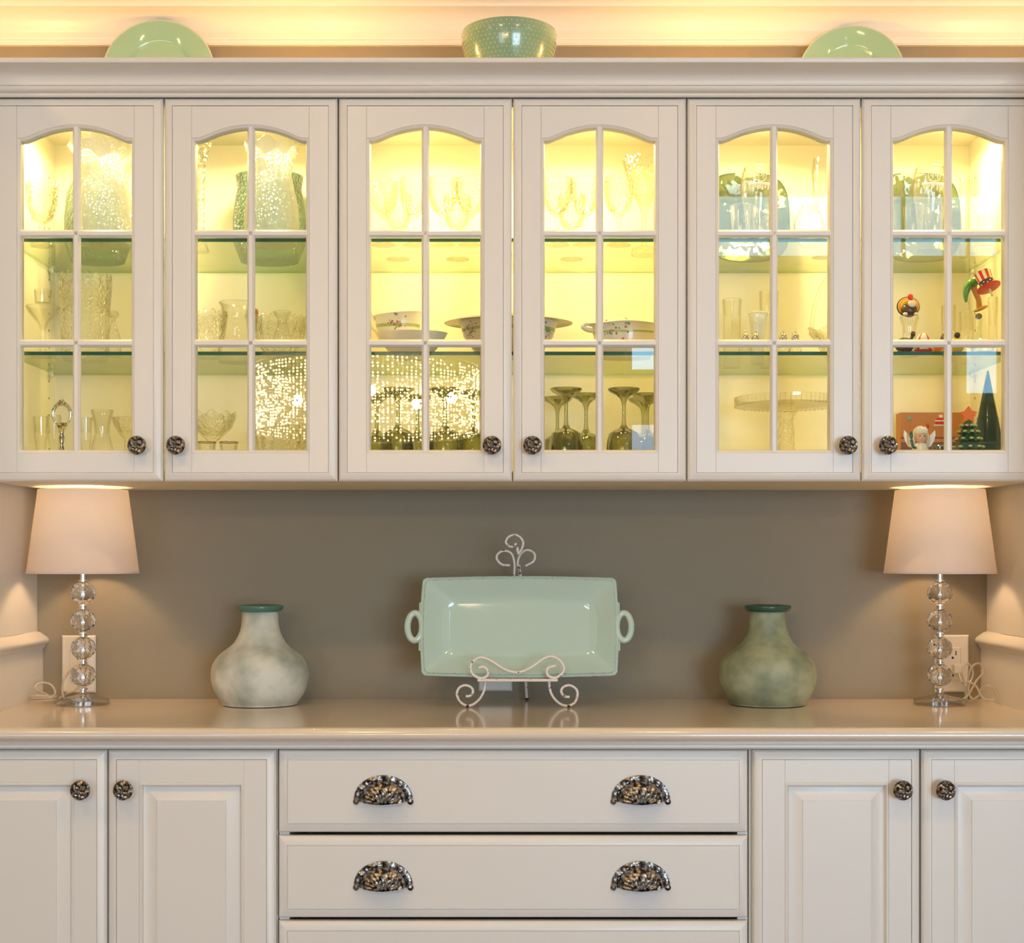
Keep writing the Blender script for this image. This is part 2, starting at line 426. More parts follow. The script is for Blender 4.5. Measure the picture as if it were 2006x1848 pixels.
def upper_door_mesh():
    mb = MB(); T = .021
    def C3(off, y): return [(x, y, z) for x, z in contour(off)]
    # inner reveal and bead
    mb.rings([C3(0, 0), C3(0, -.010), C3(.002, -.0155), C3(.0055, -.0180), C3(.0062, -.0175), C3(.0068, -.019)])
    # outer profile
    rr = lambda i, y: rect_ring(i, DW-i, i, DH-i, y)
    mb.rings([rr(0, 0), rr(0, -.012), rr(.003, -.0160), rr(.0125, -.0202), rr(.0145, -.0204), rr(.0152, -.0192)])
    # flat pieces: stiles and rails with fine joint grooves
    g = .0007; i0 = .0152; yf = -.019; o2 = .0068
    xa, xb = OX0-o2, OX1+o2; za = OZ0-o2
    def flat(x0, x1, z0, z1):
        mb.add([(x0, yf, z0), (x1, yf, z0), (x1, yf, z1), (x0, yf, z1)], [(0, 1, 2, 3)])
        mb.rings([rect_ring(x0, x1, z0, z1, yf), rect_ring(x0-g, x1+g, z0-g, z1+g, yf+.0011)])
    flat(i0+g, xa-g, i0+g, DH-i0-g); flat(xb+g, DW-i0-g, i0+g, DH-i0-g)
    flat(xa+g, xb-g, i0+g, za)
    top = [p for p in contour(o2)[2:]]
    top = [(min(max(x, xa+g), xb-g), z) for x, z in top]; zt = DH-i0-g
    vs = []; fs = []
    for x, z in top: vs += [(x, yf, z), (x, yf, zt)]
    for i in range(len(top)-1): fs.append((2*i, 2*i+1, 2*i+3, 2*i+2))
    mb.add(vs, fs)
    # groove floors
    for q in ((xa-2*g, xa+2*g), (xb-2*g, xb+2*g)):
        mb.add([(q[0], yf+.0011, i0), (q[1], yf+.0011, i0), (q[1], yf+.0011, DH-i0), (q[0], yf+.0011, DH-i0)], [(0, 1, 2, 3)])
    # back face
    bk = contour(0); n = len(bk)
    for a in ((0, OX0, 0, DH), (OX1, DW, 0, DH), (OX0, OX1, 0, OZ0)):
        mb.add([(a[0], 0, a[2]), (a[1], 0, a[2]), (a[1], 0, a[3]), (a[0], 0, a[3])], [(0, 1, 2, 3)])
    vs = []; fs = []
    for x, z in bk[2:]: vs += [(x, 0, z), (x, 0, DH)]
    for i in range(len(bk)-3): fs.append((2*i, 2*i+1, 2*i+3, 2*i+2))
    mb.add(vs, fs)
    return mb
def muntins():
    mb = MB(); xc = (OX0+OX1)/2; hw = .0069
    prof = [(-hw, -.008), (-hw, -.0115), (-hw*.75, -.0140), (-hw*.45, -.0165), (hw*.45, -.0165), (hw*.75, -.0140), (hw, -.0115), (hw, -.008)]
    n = len(prof)
    zt = arch(xc)+.004
    mb.add([(xc+x, y, OZ0-.003) for x, y in prof]+[(xc+x, y, zt) for x, y in prof],
           [tuple(range(n)), tuple(range(2*n-1, n-1, -1))]+[(i, n+i, n+(i+1) % n, (i+1) % n) for i in range(n)])
    for zc in (.2495, .4475):
        mb.add([(OX0-.003, y, zc+x) for x, y in prof]+[(OX1+.003, y, zc+x) for x, y in prof],
               [tuple(range(n)), tuple(range(2*n-1, n-1, -1))]+[(i, n+i, n+(i+1) % n, (i+1) % n) for i in range(n)])
    return mb
def panes():
    xc = (OX0+OX1)/2; out = []
    for x0, x1 in ((OX0, xc-.004), (xc+.004, OX1)):
        for z0, z1 in ((OZ0, .2455), (.2535, .4435), (.4515, None)):
            mb = MB()
            if z1: mb.box(x0, x1, -.0075, -.0045, z0, z1)
            else:
                n = 10; pts = [(x0, z0), (x1, z0)]+[(x1-(x1-x0)*i/n, arch(x1-(x1-x0)*i/n)) for i in range(n+1)]
                mb.prism(pts, -.0075, -.0045)
            out.append(mb)
    return out
door0 = None
UNIT = [('left upper cabinet with two arched glass doors above the white-frosted vase', -.945),
        ('middle upper cabinet with arched glass doors above the aqua serving platter', -.315),
        ('right upper cabinet with two arched glass doors above the green vase', .315)]
KNOB_PX = [270, 346, 964, 1043, 1660, 1738]
LEFT_PX = [-22.6, 320.3, 663.2, 1005.4, 1348.3, 1691.2]
door_me = upper_door_mesh(); mun_me = muntins(); pane_me = panes(); shared = {}
def inst(key, mb, name, mats, parent, loc=(0, 0, 0), **kw):
    if key not in shared:
        o = mb.build(name, mats, parent, **kw); shared[key] = o.data
    else:
        o = bpy.data.objects.new(name, shared[key]); C.objects.link(o); o.parent = parent
    o.location = loc; return o
SH = {1: 1.7843, 2: 1.5765}
for u, (lab, x0) in enumerate(UNIT):
    t = thing('upper_cabinet', lab, 'cabinet', (x0+.315, -.165, UZ0), 'glass-door upper cabinets on the taupe wall')
    x1 = x0+.63; e = .0005; mb = MB(); yb, yf = -.003, -.328
    mb.box(x0+e, x0+.016, yf, yb, UZ0, 2.067).box(x1-.016, x1-e, yf, yb, UZ0, 2.067)
    mb.box(x0+.016, x1-.016, yf, yb, UZ0, UZ0+.018).box(x0+.016, x1-.016, yf, yb, 2.041, 2.067)
    mb.box(x0+.016, x1-.016, -.010, yb, UZ0+.018, 2.041)
    mb.box(x0+.016, x1-.016, yf, -.316, 2.020, 2.041)  # hidden strip added to block puck light leaking above the doors
    for sx in (x0+.016, x1-.016):      # shelf pin holes
        s = 1 if sx == x0+.016 else -1
        mb.mi = 1
        for yy in (-.050,):
            for k in range(17): mb.box(min(sx, sx+s*.0004), max(sx, sx+s*.0004), yy-.0022, yy+.0022, 1.42+.034*k-.0022, 1.42+.034*k+.0022)
        mb.mi = 0
    mb.build('carcass', [M['inside'], M['amber']], t, True, smooth=0)
    for k in (1, 2):
        m2 = MB(); z = SH[k]
        m2.mi = 0; m2.box(x0+.0185, x1-.0185, -.3025, -.012, z-.0034, z+.0034)
        so = m2.build('glass_shelf', [M['shelf'], M['shelf_edge'], M['shelf_back']], t, True, smooth=0)
        for p in so.data.polygons:
            if abs(p.normal.z) < .5: p.material_index = 1 if p.normal.y < -.5 else 2
        for sx in (x0+.0165, x1-.0165):
            s = 1 if sx < x0+.1 else -1
            for yy in (-.050, -.27):
                MB().box(min(sx, sx+s*.010), max(sx, sx+s*.010), yy-.005, yy+.005, z-.010, z-.0032).ball((sx+s*.004, yy, z-.008), .005, .006, .005, 10, 6).build('shelf_pin', M['chrome'], so, True)
    for px in PUCK_PX[2*u:2*u+2]:
        xx = X(px, 2.80)
        m3 = MB().lathe([(.0001, 0), (.030, 0), (.034, -.003), (.034, -.010), (.0001, -.010)][::-1], (xx, -.17, 2.041), 28)
        pk = m3.build('puck_light', M['paint'], t, True)
        MB().lathe([(.0001, -.0112), (.025, -.0112), (.025, -.0101), (.0001, -.0101)], (xx, -.17, 2.041), 24).build('lens', M['puck'], pk, True)
    for j in range(2):
        k = 2*u+j; dx = (LEFT_PX[k]-1003)/1088.2
        d = inst('door', door_me, 'door', M['paint'], t, Vector((dx, -.3285, UZ0))-wl(t), smooth=25)
        inst('mun', mun_me, 'muntin', M['paint'], d, smooth=20)
        for q, pm in enumerate(pane_me): inst('pane%d' % q, pm, 'pane', M['pane'], d, smooth=0)
        knob(d, X(KNOB_PX[k], 2.608), -.3475, Z(873, 2.608))
# crown along the cabinet tops with returns at the alcove sides
cp = [(0, 2.0305), (.004, 2.0305), (.0065, 2.0325), (.0065, 2.0355), (.0045, 2.0370), (.009, 2.0385), (.0125, 2.0430), (.0135, 2.0470), (.0165, 2.0480),
      (.0165, 2.0515), (.0140, 2.0530), (.0155, 2.0580), (.0205, 2.0640), (.0290, 2.0695), (.0400, 2.0730), (.0500, 2.0745), (.0550, 2.0750), (.0560, 2.0765), (.0560, 2.0825), (.0540, 2.0840), (-.02, 2.0840), (-.02, 2.0305)]
t = thing('cornice_moulding', 'white stepped cornice moulding running along the tops of the upper cabinets', 'moulding', (0, -.37, 2.03))
n = len(cp); mb = MB()
xi = .969
rings = []
def cpt(p, z, stage):
    yf = -.35
    if stage == 0: return (-(xi-p), -.60, z)
    if stage == 1: return (-(xi-p), yf-p, z)
    if stage == 2: return (xi-p, yf-p, z)
    return (xi-p, -.60, z)
for st in range(4): rings.append([cpt(max(p, 0.0002), z, st) if p >= 0 else cpt(.0002, z, st) for p, z in cp])
mb.rings(rings, True, True, True)
mb.box(-.945, .945, -.3499, -.3282, 2.034, 2.0838)
mb.build('moulding', M['paint'], t, True, smooth=35)

# ------------------------------------------------------------ countertop and lower cabinets
LY = -.495
t = thing('countertop', 'long glossy cream countertop with a rounded front edge above the drawers', 'countertop', (0, -.25, .874))
cprof = [(-.001, .914), (-.5035, .914), (-.505, .914), (-.5135, .9115), (-.5175, .906), (-.5185, .900), (-.5160, .8945), (-.5105, .8915), (-.5045, .8905), (-.5045, .886), (-.001, .886)]
MB().xprof(cprof, -1.30, 1.30).build('slab', M['counter'], t, True, smooth=40)
MB().xprof([(-.45, .8858), (-.503, .8858), (-.5050, .8840), (-.5050, .8800), (-.5020, .8775), (-.498, .8765), (-.45, .8765)], -1.3, 1.3).build('edge_moulding', M['paint'], t, True, smooth=40)
def raised_rings(mb, x0, x1, z0, z1, seq):
    mb.rings([rect_ring(x0+i, x1-i, z0+i, z1-i, y) for i, y in seq], cap1=True)
def lower_door(x0, x1, z0, z1):
    mb = MB(); w_ = x1-x0; h_ = z1-z0; T = 0.020
    rr = lambda i, y: rect_ring(i, w_-i, i, h_-i, -y)
    mb.rings([rr(0, 0), rr(0, .011), rr(.003, .0155), rr(.0125, .0198), (rr(.0145, .0202)), rr(.0152, .0186)], cap0=True)
    yf = -.0186; g = .0007; i0 = .0152; s = .054
    def flat(a, b, c, d):
        mb.add([(a, yf, c), (b, yf, c), (b, yf, d), (a, yf, d)], [(0, 1, 2, 3)])
        mb.rings([rect_ring(a, b, c, d, yf), rect_ring(a-g, b+g, c-g, d+g, yf+.0011)])
    flat(i0+g, s-g, i0+g, h_-i0-g); flat(w_-s+g, w_-i0-g, i0+g, h_-i0-g)
    flat(s+g, w_-s-g, i0+g, .055-g); flat(s+g, w_-s-g, h_-.055+g, h_-i0-g)
    a, b, c, d = s, w_-s, .055, h_-.055
    seq = [(-.001, .0165), (0, .0186), (.0012, .0196), (.004, .0192), (.0055, .0150), (.0062, .0110), (.009, .0100), (.0105, .0102), (.030, .0165), (.0305, .0180), (.0312, .0180)]
    mb.rings([rect_ring(a+i, b-i, c+i, d-i, -y) for i, y in seq], cap1=True)
    return mb
def drawer_front(w_, h_):
    mb = MB(); rr = lambda i, y: rect_ring(i, w_-i, i, h_-i, -y)
    mb.rings([rr(0, 0), rr(0, .011), rr(.002, .0145), rr(.013, .0188), rr(.0146, .0190), rr(.0150, .0168), rr(.0160, .0168), rr(.0166, .0198)], cap0=True, cap1=True)
    return mb
ZT = .8735
def lower_unit(lab, x0, x1, name):
    t = thing(name, lab, 'cabinet', ((x0+x1)/2, -.25, 0), 'lower cabinets under the countertop')
    e = .0006; mb = MB()
    mb.box(x0+e, x0+.018, -.474, -.003, .10, .8762).box(x1-.018, x1-e, -.474, -.003, .10, .8762)
    mb.box(x0+.018, x1-.018, -.474, -.003, .10, .118).box(x0+.018, x1-.018, -.474, -.44, .8735, .8762)
    mb.box(x0+.018, x1-.018, -.016, -.003, .118, .8762); mb.box(x0+.02, x1-.02, -.42, -.02, 0, .10)
    mb.build('carcass', M['paint'], t, True, smooth=0); return t
tl = lower_unit('lower cabinet at left with two raised-panel doors and round knobs', -.985, -.4005, 'lower_cabinet')
tr_ = lower_unit('lower cabinet at right with two raised-panel doors and round knobs', .4055, .992, 'lower_cabinet')
tm = lower_unit('wide lower drawer cabinet with cup pulls under the aqua platter', -.3995, .4045, 'drawer_cabinet')
for tt, x0, x1, kp in ((tl, -.978, -.6915, 157), (tl, -.6885, -.4025, 241), (tr_, .4106, .6953, 1769), (tr_, .6988, .985, 1853)):
    d = lower_door(x0, x1, .12, ZT).build('door', M['paint'], tt, smooth=25)
    d.location = Vector((x0, -.4745, .12))-wl(tt)
    knob(d, X(kp, 2.455), -.4932, Z(1549, 2.455))
z = ZT
for k, (z0, z1) in enumerate(((.7335, ZT), (.5880, .7275), (.4440, .5820), (.12, .4380))):
    mb = drawer_front(.7998, z1-z0); h_ = z1-z0
    mb.box(.02, .7798, .0, .40, .012, .024)
    for a_, b_, c_, e_ in ((.02, .032, .0, .40), (.7678, .7798, .0, .40), (.032, .7678, .388, .40)): mb.box(a_, b_, c_+.0003, e_, .024, h_-.03)
    d = mb.build('drawer', M['paint'], tm, smooth=25)
    d.location = Vector((-.3978, -.4745, z0))-wl(tm)
    if k < 3:
        for px in (750, 1256): pull(d, X(px, 2.465), -.4940, (z1-(ZT-Z(1568, 2.465))) if k < 3 else 0)

# ------------------------------------------------------------ wall plates
def outlet(px, z, nm, lab, decora=True, wpx=66, hpx=112):
    t = thing('wall_outlet', lab, 'outlet', (X(px, 2.965), -.001, z))
    w2, h2 = wpx/960/2, hpx/960/2
    MB().rings([rect_ring(-w2, w2, -h2, h2, 0), rect_ring(-w2, w2, -h2, h2, -.003), rect_ring(-w2+.003, w2-.003, -h2+.003, h2-.003, -.006)], cap1=True).build('cover_plate', M['plastic'], t, smooth=20)
    MB().rings([rect_ring(-.0165, .0165, -.033, .033, -.0058), rect_ring(-.0165, .0165, -.033, .033, -.0075), rect_ring(-.0155, .0155, -.032, .032, -.0082)], cap1=True).build('receptacle', M['plastic'], t, smooth=20)
    mb = MB()
    for s in (-1, 1):
        zc = s*.018
        mb.box(-.0075, -.0057, -.0085, -.0081, zc, zc+.008).box(.0057, .0078, -.0085, -.0081, zc-.001, zc+.008)
        mb.prism([(.0025*cos(a*pi/6), zc-.006+.0025*sin(a*pi/6)) for a in range(12)], -.0085, -.0081)
    mb.build('slots', M['slot'], t, smooth=0)
    return t
outlet(154, 1.2-206/960, '', 'ivory wall outlet behind the left crystal lamp')
outlet(1865, 1.2-205/960, '', 'ivory wall outlet behind the right crystal lamp')
outlet(970.5, 1.2-203/960, '', 'ivory wall outlet mostly hidden behind the platter')

# ------------------------------------------------------------ table lamps
CT = .914
def lamp(px, lab, side):
    d = 2.852; x = X(px, d); y = Y(d)
    t = thing('table_lamp', lab, 'lamp', (x, y, CT), 'crystal ball lamps at the two ends of the counter')
    s = d/F
    zz = lambda py: Z(py, d)-CT
    # scalloped crystal foot
    mb = MB(); seg = 64; rs = []
    for r, z in ((.0001, .0003), (.046, .0003), (.0485, .002), (.0485, .010), (.045, .0115), (.030, .0150), (.016, .0185), (.008, .0215), (.0001, .0215)):
        rs.append([(r*(1+(.055 if r > .025 else 0)*abs(cos(4*2*pi*i/seg)))*cos(2*pi*i/seg), r*(1+(.055 if r > .025 else 0)*abs(cos(4*2*pi*i/seg)))*sin(2*pi*i/seg), z) for i in range(seg)])
    mb.rings(rs).build('base', M['crystal_base'], t, smooth=25)
    cs = [zz(p) for p in (1162, 1216, 1270, 1323)]; rb = .0243
    for c in cs:
        mb = MB(); rs = []; n = 7; seg = 12
        for k in range(n+1):
            th = .33+(pi-.66)*k/n; off = (k % 2)*pi/seg
            rs.append([(rb*sin(th)*cos(2*pi*i/seg+off), rb*sin(th)*sin(2*pi*i/seg+off), c-rb*.93*cos(th)) for i in range(seg)])
        tri = MB(); vs = [p for r in rs for p in r]; fs = []
        for k in range(n):
            for i in range(seg):
                j = (i+1) % seg; a, b, c_, d_ = k*seg+i, k*seg+j, (k+1)*seg+j, (k+1)*seg+i
                if k % 2: fs += [(a, b, c_), (a, c_, d_)] if False else [(b, c_, a), (a, c_, d_)]
                else: fs += [(a, b, d_), (b, c_, d_)]
        fs += [tuple(range(seg-1, -1, -1)), tuple(range(n*seg, (n+1)*seg))]
        tri.add(vs, fs).build('crystal_ball', M['refract'], t, smooth=0)
    ring = [(.0001, -.0045), (.006, -.0045), (.0085, -.0035), (.0085, -.0015), (.0055, -.0005), (.0055, .0005), (.0078, .0015), (.0078, .0032), (.006, .0045), (.0001, .0045)]
    for p in (1189, 1243, 1296.5):
        MB().lathe(ring, (0, 0, zz(p)), 24).build('spacer', M['chrome'], t)
    MB().lathe([(.0001, .0217), (.0075, .0217), (.0085, .024), (.006, .026), (.006, .0285), (.0085, .030), (.0085, .0325), (.005, zz(1346)), (.0001, zz(1346))], (0, 0, 0), 24).build('collar', M['chrome'], t)
    MB().lathe([(.0001, zz(1139.5)), (.0095, zz(1139.5)), (.0095, zz(1137)), (.0063, zz(1136)), (.0063, zz(1095)), (.0001, zz(1095))], (0, 0, 0), 24).build('neck', M['chrome'], t)
    MB().lathe([(.0001, zz(1345)), (.0028, zz(1345)), (.0028, zz(1140)), (.0001, zz(1140))], (0, 0, 0), 12).build('rod', M['chrome'], t)
    # shade, socket and bulb
    zb, zt = zz(1124), 1.3345-CT; r0, r1 = 107*s, 85.5*s*1.0
    sh = MB().lathe([(r0, zb), (r1, zt), (r1-.0012, zt), (r0-.0012, zb), (r0, zb)], (0, 0, 0), 96).build('lamp_shade', M['shade'], t, smooth=60)
    MB().lathe([(r0+.0004, zb), (r0+.0003, zb+.004)], (0, 0, 0), 96).build('hem', M['shade'], sh)
    mb = MB()
    for k in range(3):
        a = 2*pi*k/3+.4; mb.tube([(.008*cos(a), .008*sin(a), zt-.02), ((r1-.001)*cos(a), (r1-.001)*sin(a), zt-.006)], .0011, 6)
    mb.lathe([(.007, zt-.022), (.010, zt-.022), (.010, zt-.018), (.007, zt-.018), (.007, zt-.022)], (0, 0, 0), 16).build('shade_ring', M['chrome'], t)
    MB().lathe([(.0001, zz(1095)), (.013, zz(1095)), (.013, zz(1060)), (.0001, zz(1060))], (0, 0, 0), 20).build('socket', M['plastic'], t)
    MB().lathe([(.0001, zz(1060)+.001), (.010, zz(1060)+.001), (.012, zz(1045)), (.024, zz(1015)), (.022, zz(1000)), (.012, zz(985)), (.0001, zz(983))], (0, 0, 0), 20).build('light_bulb', M['bulb'], t)
    L = light('lamp_bulb_light', 'POINT', (x, y, Z(1010, d)), LAMP_W, (1.0, .60, .30), radius=.026)
    # power cord
    G = random.Random(3 if side < 0 else 5)
    pts = [(0.01*side, .045, .004)]
    if side < 0:
        w0 = lambda px_, py_, dd: (X(px_, dd)-x, Y(dd)-y, Z(py_, dd)-CT)
        pts = [(-.03, .035, .003), (-.045, .03, .006), w0(122, 1352, 2.90), w0(126, 1330, 2.91), w0(142, 1310, 2.92), w0(160, 1322, 2.93), w0(150, 1350, 2.92), w0(125, 1362, 2.90)]
        for k in range(26):
            a = pi/2*k/2.2; pts.append((X(88, 2.88)-x+.026*cos(a), Y(2.87)-y+.016*sin(a), .004+.0009*k*.6))
        pts += [w0(70, 1350, 2.88), w0(78, 1338, 2.89), w0(100, 1342, 2.89), w0(108, 1360, 2.88), w0(90, 1368, 2.87)]
    else:
        w0 = lambda px_, py_, dd: (X(px_, dd)-x, Y(dd)-y, Z(py_, dd)-CT)
        pts = [(.03, .035, .003), w0(1880, 1374, 2.87), w0(1898, 1360, 2.88), w0(1912, 1335, 2.9), w0(1925, 1318, 2.91), w0(1918, 1300, 2.91), w0(1902, 1310, 2.90), w0(1895, 1345, 2.9),
               w0(1893, 1372, 2.89), w0(1890, 1340, 2.88), w0(1887, 1310, 2.89), w0(1897, 1300, 2.9), w0(1906, 1320, 2.9), w0(1897, 1350, 2.89), w0(1905, 1370, 2.87), w0(1918, 1362, 2.87),
               w0(1922, 1350, 2.87), w0(1935, 1344, 2.86), w0(1948, 1352, 2.86), w0(1953, 1365, 2.85), w0(1945, 1372, 2.85), w0(1925, 1368, 2.86), w0(1912, 1345, 2.87), w0(1895, 1336, 2.88),
               w0(1886, 1338, 2.89), w0(1880, 1325, 2.93), w0(1877, 1312, 2.951)]
    pts = [(px_, min(py_, -y-.006), max(pz, .0028)) for px_, py_, pz in pts]
    MB().tube(cr(pts, 6), .0021, 8).build('power_cord', M['cord'], t, smooth=60)
    if side > 0: MB().box(X(1877, 2.95)-x-.010, X(1877, 2.95)-x+.010, -y-.030, -y-.0088, Z(1318, 2.95)-CT, Z(1303, 2.95)-CT).build('plug', M['plastic'], t, smooth=0)
    return t
LAMP_W = 18
lamp(163, 'crystal ball table lamp at the left end of the counter, white tapered shade', -1)
lamp(1841, 'crystal ball table lamp at the right end of the counter, lit warm white shade', 1)

# ------------------------------------------------------------ vases
def vase(px, lab, body, lip, lipname, hb):
    d = 2.853; s = d/F; t = thing('glass_vase', lab, 'vase', (X(px, d), Y(d), CT), 'scavo glass vases on the counter')
    z = lambda py: Z(py, d)-CT
    P = [(0.5, 1380), (66, 1380.2), (74, 1376), (85, 1360), (92, 1343), (95, 1322), (93, 1305), (86, 1291), (76, 1280), (64, 1271), (53, 1262), (46, 1252), (40.5, 1241), (37, 1228), (35.5, 1212), (35.5, 1200), (37, 1197)]
    prof = []
    Q = cr([(r, zz_, 0) for r, zz_ in P], 4)
    prof = [(max(p.x, .5)*s, z(p.y)) for p in Q]
    MB().lathe(prof+[(34*s, z(1197)), (32*s, z(1215)), (40*s, z(1240))], (0, 0, 0), 64, sy=.98).build('body', body, t, smooth=60)
    lp = [(36, 1199), (41, 1197), (45, 1192), (45.5, 1188), (44, 1186), (40, 1185.5), (36, 1188), (33, 1192), (31, 1199), (36, 1199)]
    MB().lathe([(r*s, z(p)) for r, p in lp], (0, 0, 0), 64, flute=3, amp=.012).build('lip', lip, t, smooth=60, label=lipname)
vase(509.5, 'bulbous pale frosted glass vase with teal lip on the counter', M['vase_white'], M['rim_teal'], 'clear teal glass lip', 0)
vase(1503.5, 'bulbous mottled green glass vase on the counter near the right lamp', M['vase_green'], M['rim_dkgreen'], 'dark green glass lip', 0)

# ------------------------------------------------------------ platter on its easel
def rr_loop(hw, hh, r, y, bow=.0, n=10):
    pts = []
    def side(ax, az, bx, bz, nx, nz, m=8):
        for i in range(m):
            t_ = i/m; q = bow*sin(pi*t_)
            pts.append((ax+(bx-ax)*t_+nx*q, y, az+(bz-az)*t_+nz*q))
    def corner(cx_, cz_, a0, m=5):
        for i in range(m):
            a = a0+pi/2*i/m; pts.append((cx_+r*cos(a), y, cz_+r*sin(a)))
    corner(hw-r, hh-r, 0); side(hw-r, hh, -hw+r, hh, 0, 1)
    corner(-hw+r, hh-r, pi/2); side(-hw, hh-r, -hw, -hh+r, -1, 0)
    corner(-hw+r, -hh+r, pi); side(-hw+r, -hh, hw-r, -hh, 0, -1)
    corner(hw-r, -hh+r, 3*pi/2); side(hw, -hh+r, hw, hh-r, 1, 0)
    return pts
dp = 2.80
t = thing('serving_platter', 'rectangular aqua ceramic platter with ring handles, propped on a wire easel', 'platter', (X(1017.5, dp), Y(dp), Z(1227.5, dp)), None, (radians(-11), 0, 0))
L_ = [(.112, .040, .012, .034, 0), (.122, .048, .014, .033, 0), (.170, .080, .010, .010, .003), (.1835, .0925, .010, .005, .0035), (.1870, .0945, .010, .0025, .0035), (.1872, .0945, .010, .0, .0035),
      (.1850, .0925, .009, -.0015, .0035), (.1835, .0912, .009, -.0005, .0035), (.1825, .0905, .009, -.003, .0035), (.1805, .0888, .010, -.0042, .003), (.1785, .0872, .010, -.0030, .003),
      (.152, .064, .018, .018, .002), (.142, .0555, .020, .0245, .002), (.138, .052, .020, .0262, .002), (.132, .047, .018, .0268, .001), (.05, .018, .008, .0270, 0)]
mb = MB(); rings = [rr_loop(*q) for q in L_]
mb.rings(rings, True, True, True)
pb = mb.build('dish', [M['aqua'], M['rim_worn']], t, smooth=45)
for p in pb.data.polygons:
    c = p.center
    pass
mb = MB()
for off, yy in ((.1812, -.0046),):
    pass
rw = rr_loop(.1812, .0894, .009, -.0040, .0032)
mb.tube([Vector(p) for p in rw]+[Vector(rw[0])], .0005, 5)
rw = rr_loop(.1874, .0948, .010, .0008, .0035)
mb.tube([Vector(p) for p in rw]+[Vector(rw[0])], .0005, 5)
mb.build('worn_rim', M['rim_worn'], t, label='brown worn line along the rim')
for sx in (-1, 1):
    cx = sx*.2015; pts = [(cx+.0140*cos(a*pi/16), .004, .0265*sin(a*pi/16)) for a in range(33)]
    mb = MB().tube(pts, .0065, 10, False)
    mb.rings([[(sx*.182, y, z) for y, z in ((-.001, -.052), (-.001, .052), (.014, .050), (.014, -.050))],
              [(sx*.1935, y, z) for y, z in ((.003, -.046), (.003, .046), (.013, .045), (.013, -.045))]], True, True, True)
    mb.build('handle', M['aqua'], t, smooth=60)
# easel
ox, oy = X(1013, 2.80), Y(2.80)
t = thing('plate_easel', 'distressed white scrolled wire easel holding the aqua platter', 'easel', (ox, oy, CT))
def zp(zx, zy, d): return (X(760+zx/3.933, d), Y(d), Z(1020+zy/3.933, d))
def scroll(pts, d0, d1=None, r=.0026, name='scroll', ymax=None):
    d1 = d1 or d0; n = len(pts)
    P = [zp(a, b, d0+(d1-d0)*i/(n-1)) for i, (a, b) in enumerate(pts)]
    return MB().tube(cr(P, 7), r, 8).build(name, M['wire'], t, True, smooth=60)
scroll([(700, 1135), (740, 1130), (770, 1160), (765, 1195), (730, 1215), (690, 1210), (650, 1180), (636, 1130), (660, 1080), (720, 1055), (790, 1080), (870, 1130), (930, 1160), (1000, 1170),
        (1070, 1150), (1130, 1115), (1200, 1065), (1260, 1048), (1320, 1075), (1355, 1130), (1345, 1175), (1300, 1210), (1260, 1210), (1230, 1190), (1225, 1150), (1250, 1130), (1295, 1120)], 2.755, name='front_scroll')
for dd, zy in ((2.755, 1232), (2.795, 1218)):
    MB().tube([zp(690, zy, dd), zp(1300, zy, dd)], .0026, 8).build('crossbar', M['wire'], t, True)
for a, b in (((700, 1232), (700, 1218)), ((1300, 1232), (1300, 1218))):
    MB().tube([zp(*a, 2.755), zp(*b, 2.795)], .0024, 8).build('side_rod', M['wire'], t, True)
scroll([(755, 1225), (740, 1310), (710, 1370), (660, 1415), (610, 1428), (560, 1400), (532, 1345), (545, 1295), (590, 1270), (640, 1285), (655, 1320), (635, 1350), (600, 1355)], 2.80, 2.79, name='leg')
scroll([(1240, 1225), (1250, 1310), (1280, 1370), (1330, 1415), (1390, 1428), (1440, 1400), (1460, 1345), (1450, 1300), (1400, 1270), (1350, 1285), (1335, 1320), (1360, 1355), (1400, 1360)], 2.80, 2.79, name='leg')
P = [zp(1010, 340, 2.90), zp(1060, 1210, 2.935), zp(1070, 1383, 2.94)]
P[-1] = (P[-1][0], P[-1][1], CT+.003)
MB().tube(P, .0027, 8).build('leg', M['wire'], t, True)
for q in (zp(612, 1428, 2.797), zp(1392, 1428, 2.797), P[-1]):
    MB().ball((q[0], q[1], CT+.0030), .0042, .0042, .0029, 10, 6).build('foot_cap', M['foot_dark'], t, True)
for px_, sgn in ((972, -1), (1022, 1)):
    pass
scroll([(990, 175), (960, 200), (930, 195), (908, 165), (930, 125), (980, 110), (1020, 130), (1042, 170), (1030, 220), (1000, 260)], 2.835, name='finial_scroll', r=.0024)
scroll([(940, 345), (880, 340), (840, 300), (845, 260), (885, 235), (930, 240), (960, 270), (975, 340), (972, 440), (965, 800), (800, 1222)], 2.835, 2.862, name='upright', r=.0024)
scroll([(1060, 350), (1090, 335), (1125, 310), (1130, 260), (1090, 230), (1050, 235), (1015, 270), (1000, 340), (1025, 440), (1035, 800), (1200, 1222)], 2.835, 2.862, name='upright', r=.0024)
MB().ball(zp(998, 225, 2.835), .003, .003, .006, 10, 6).build('bud', M['wire'], t, True)

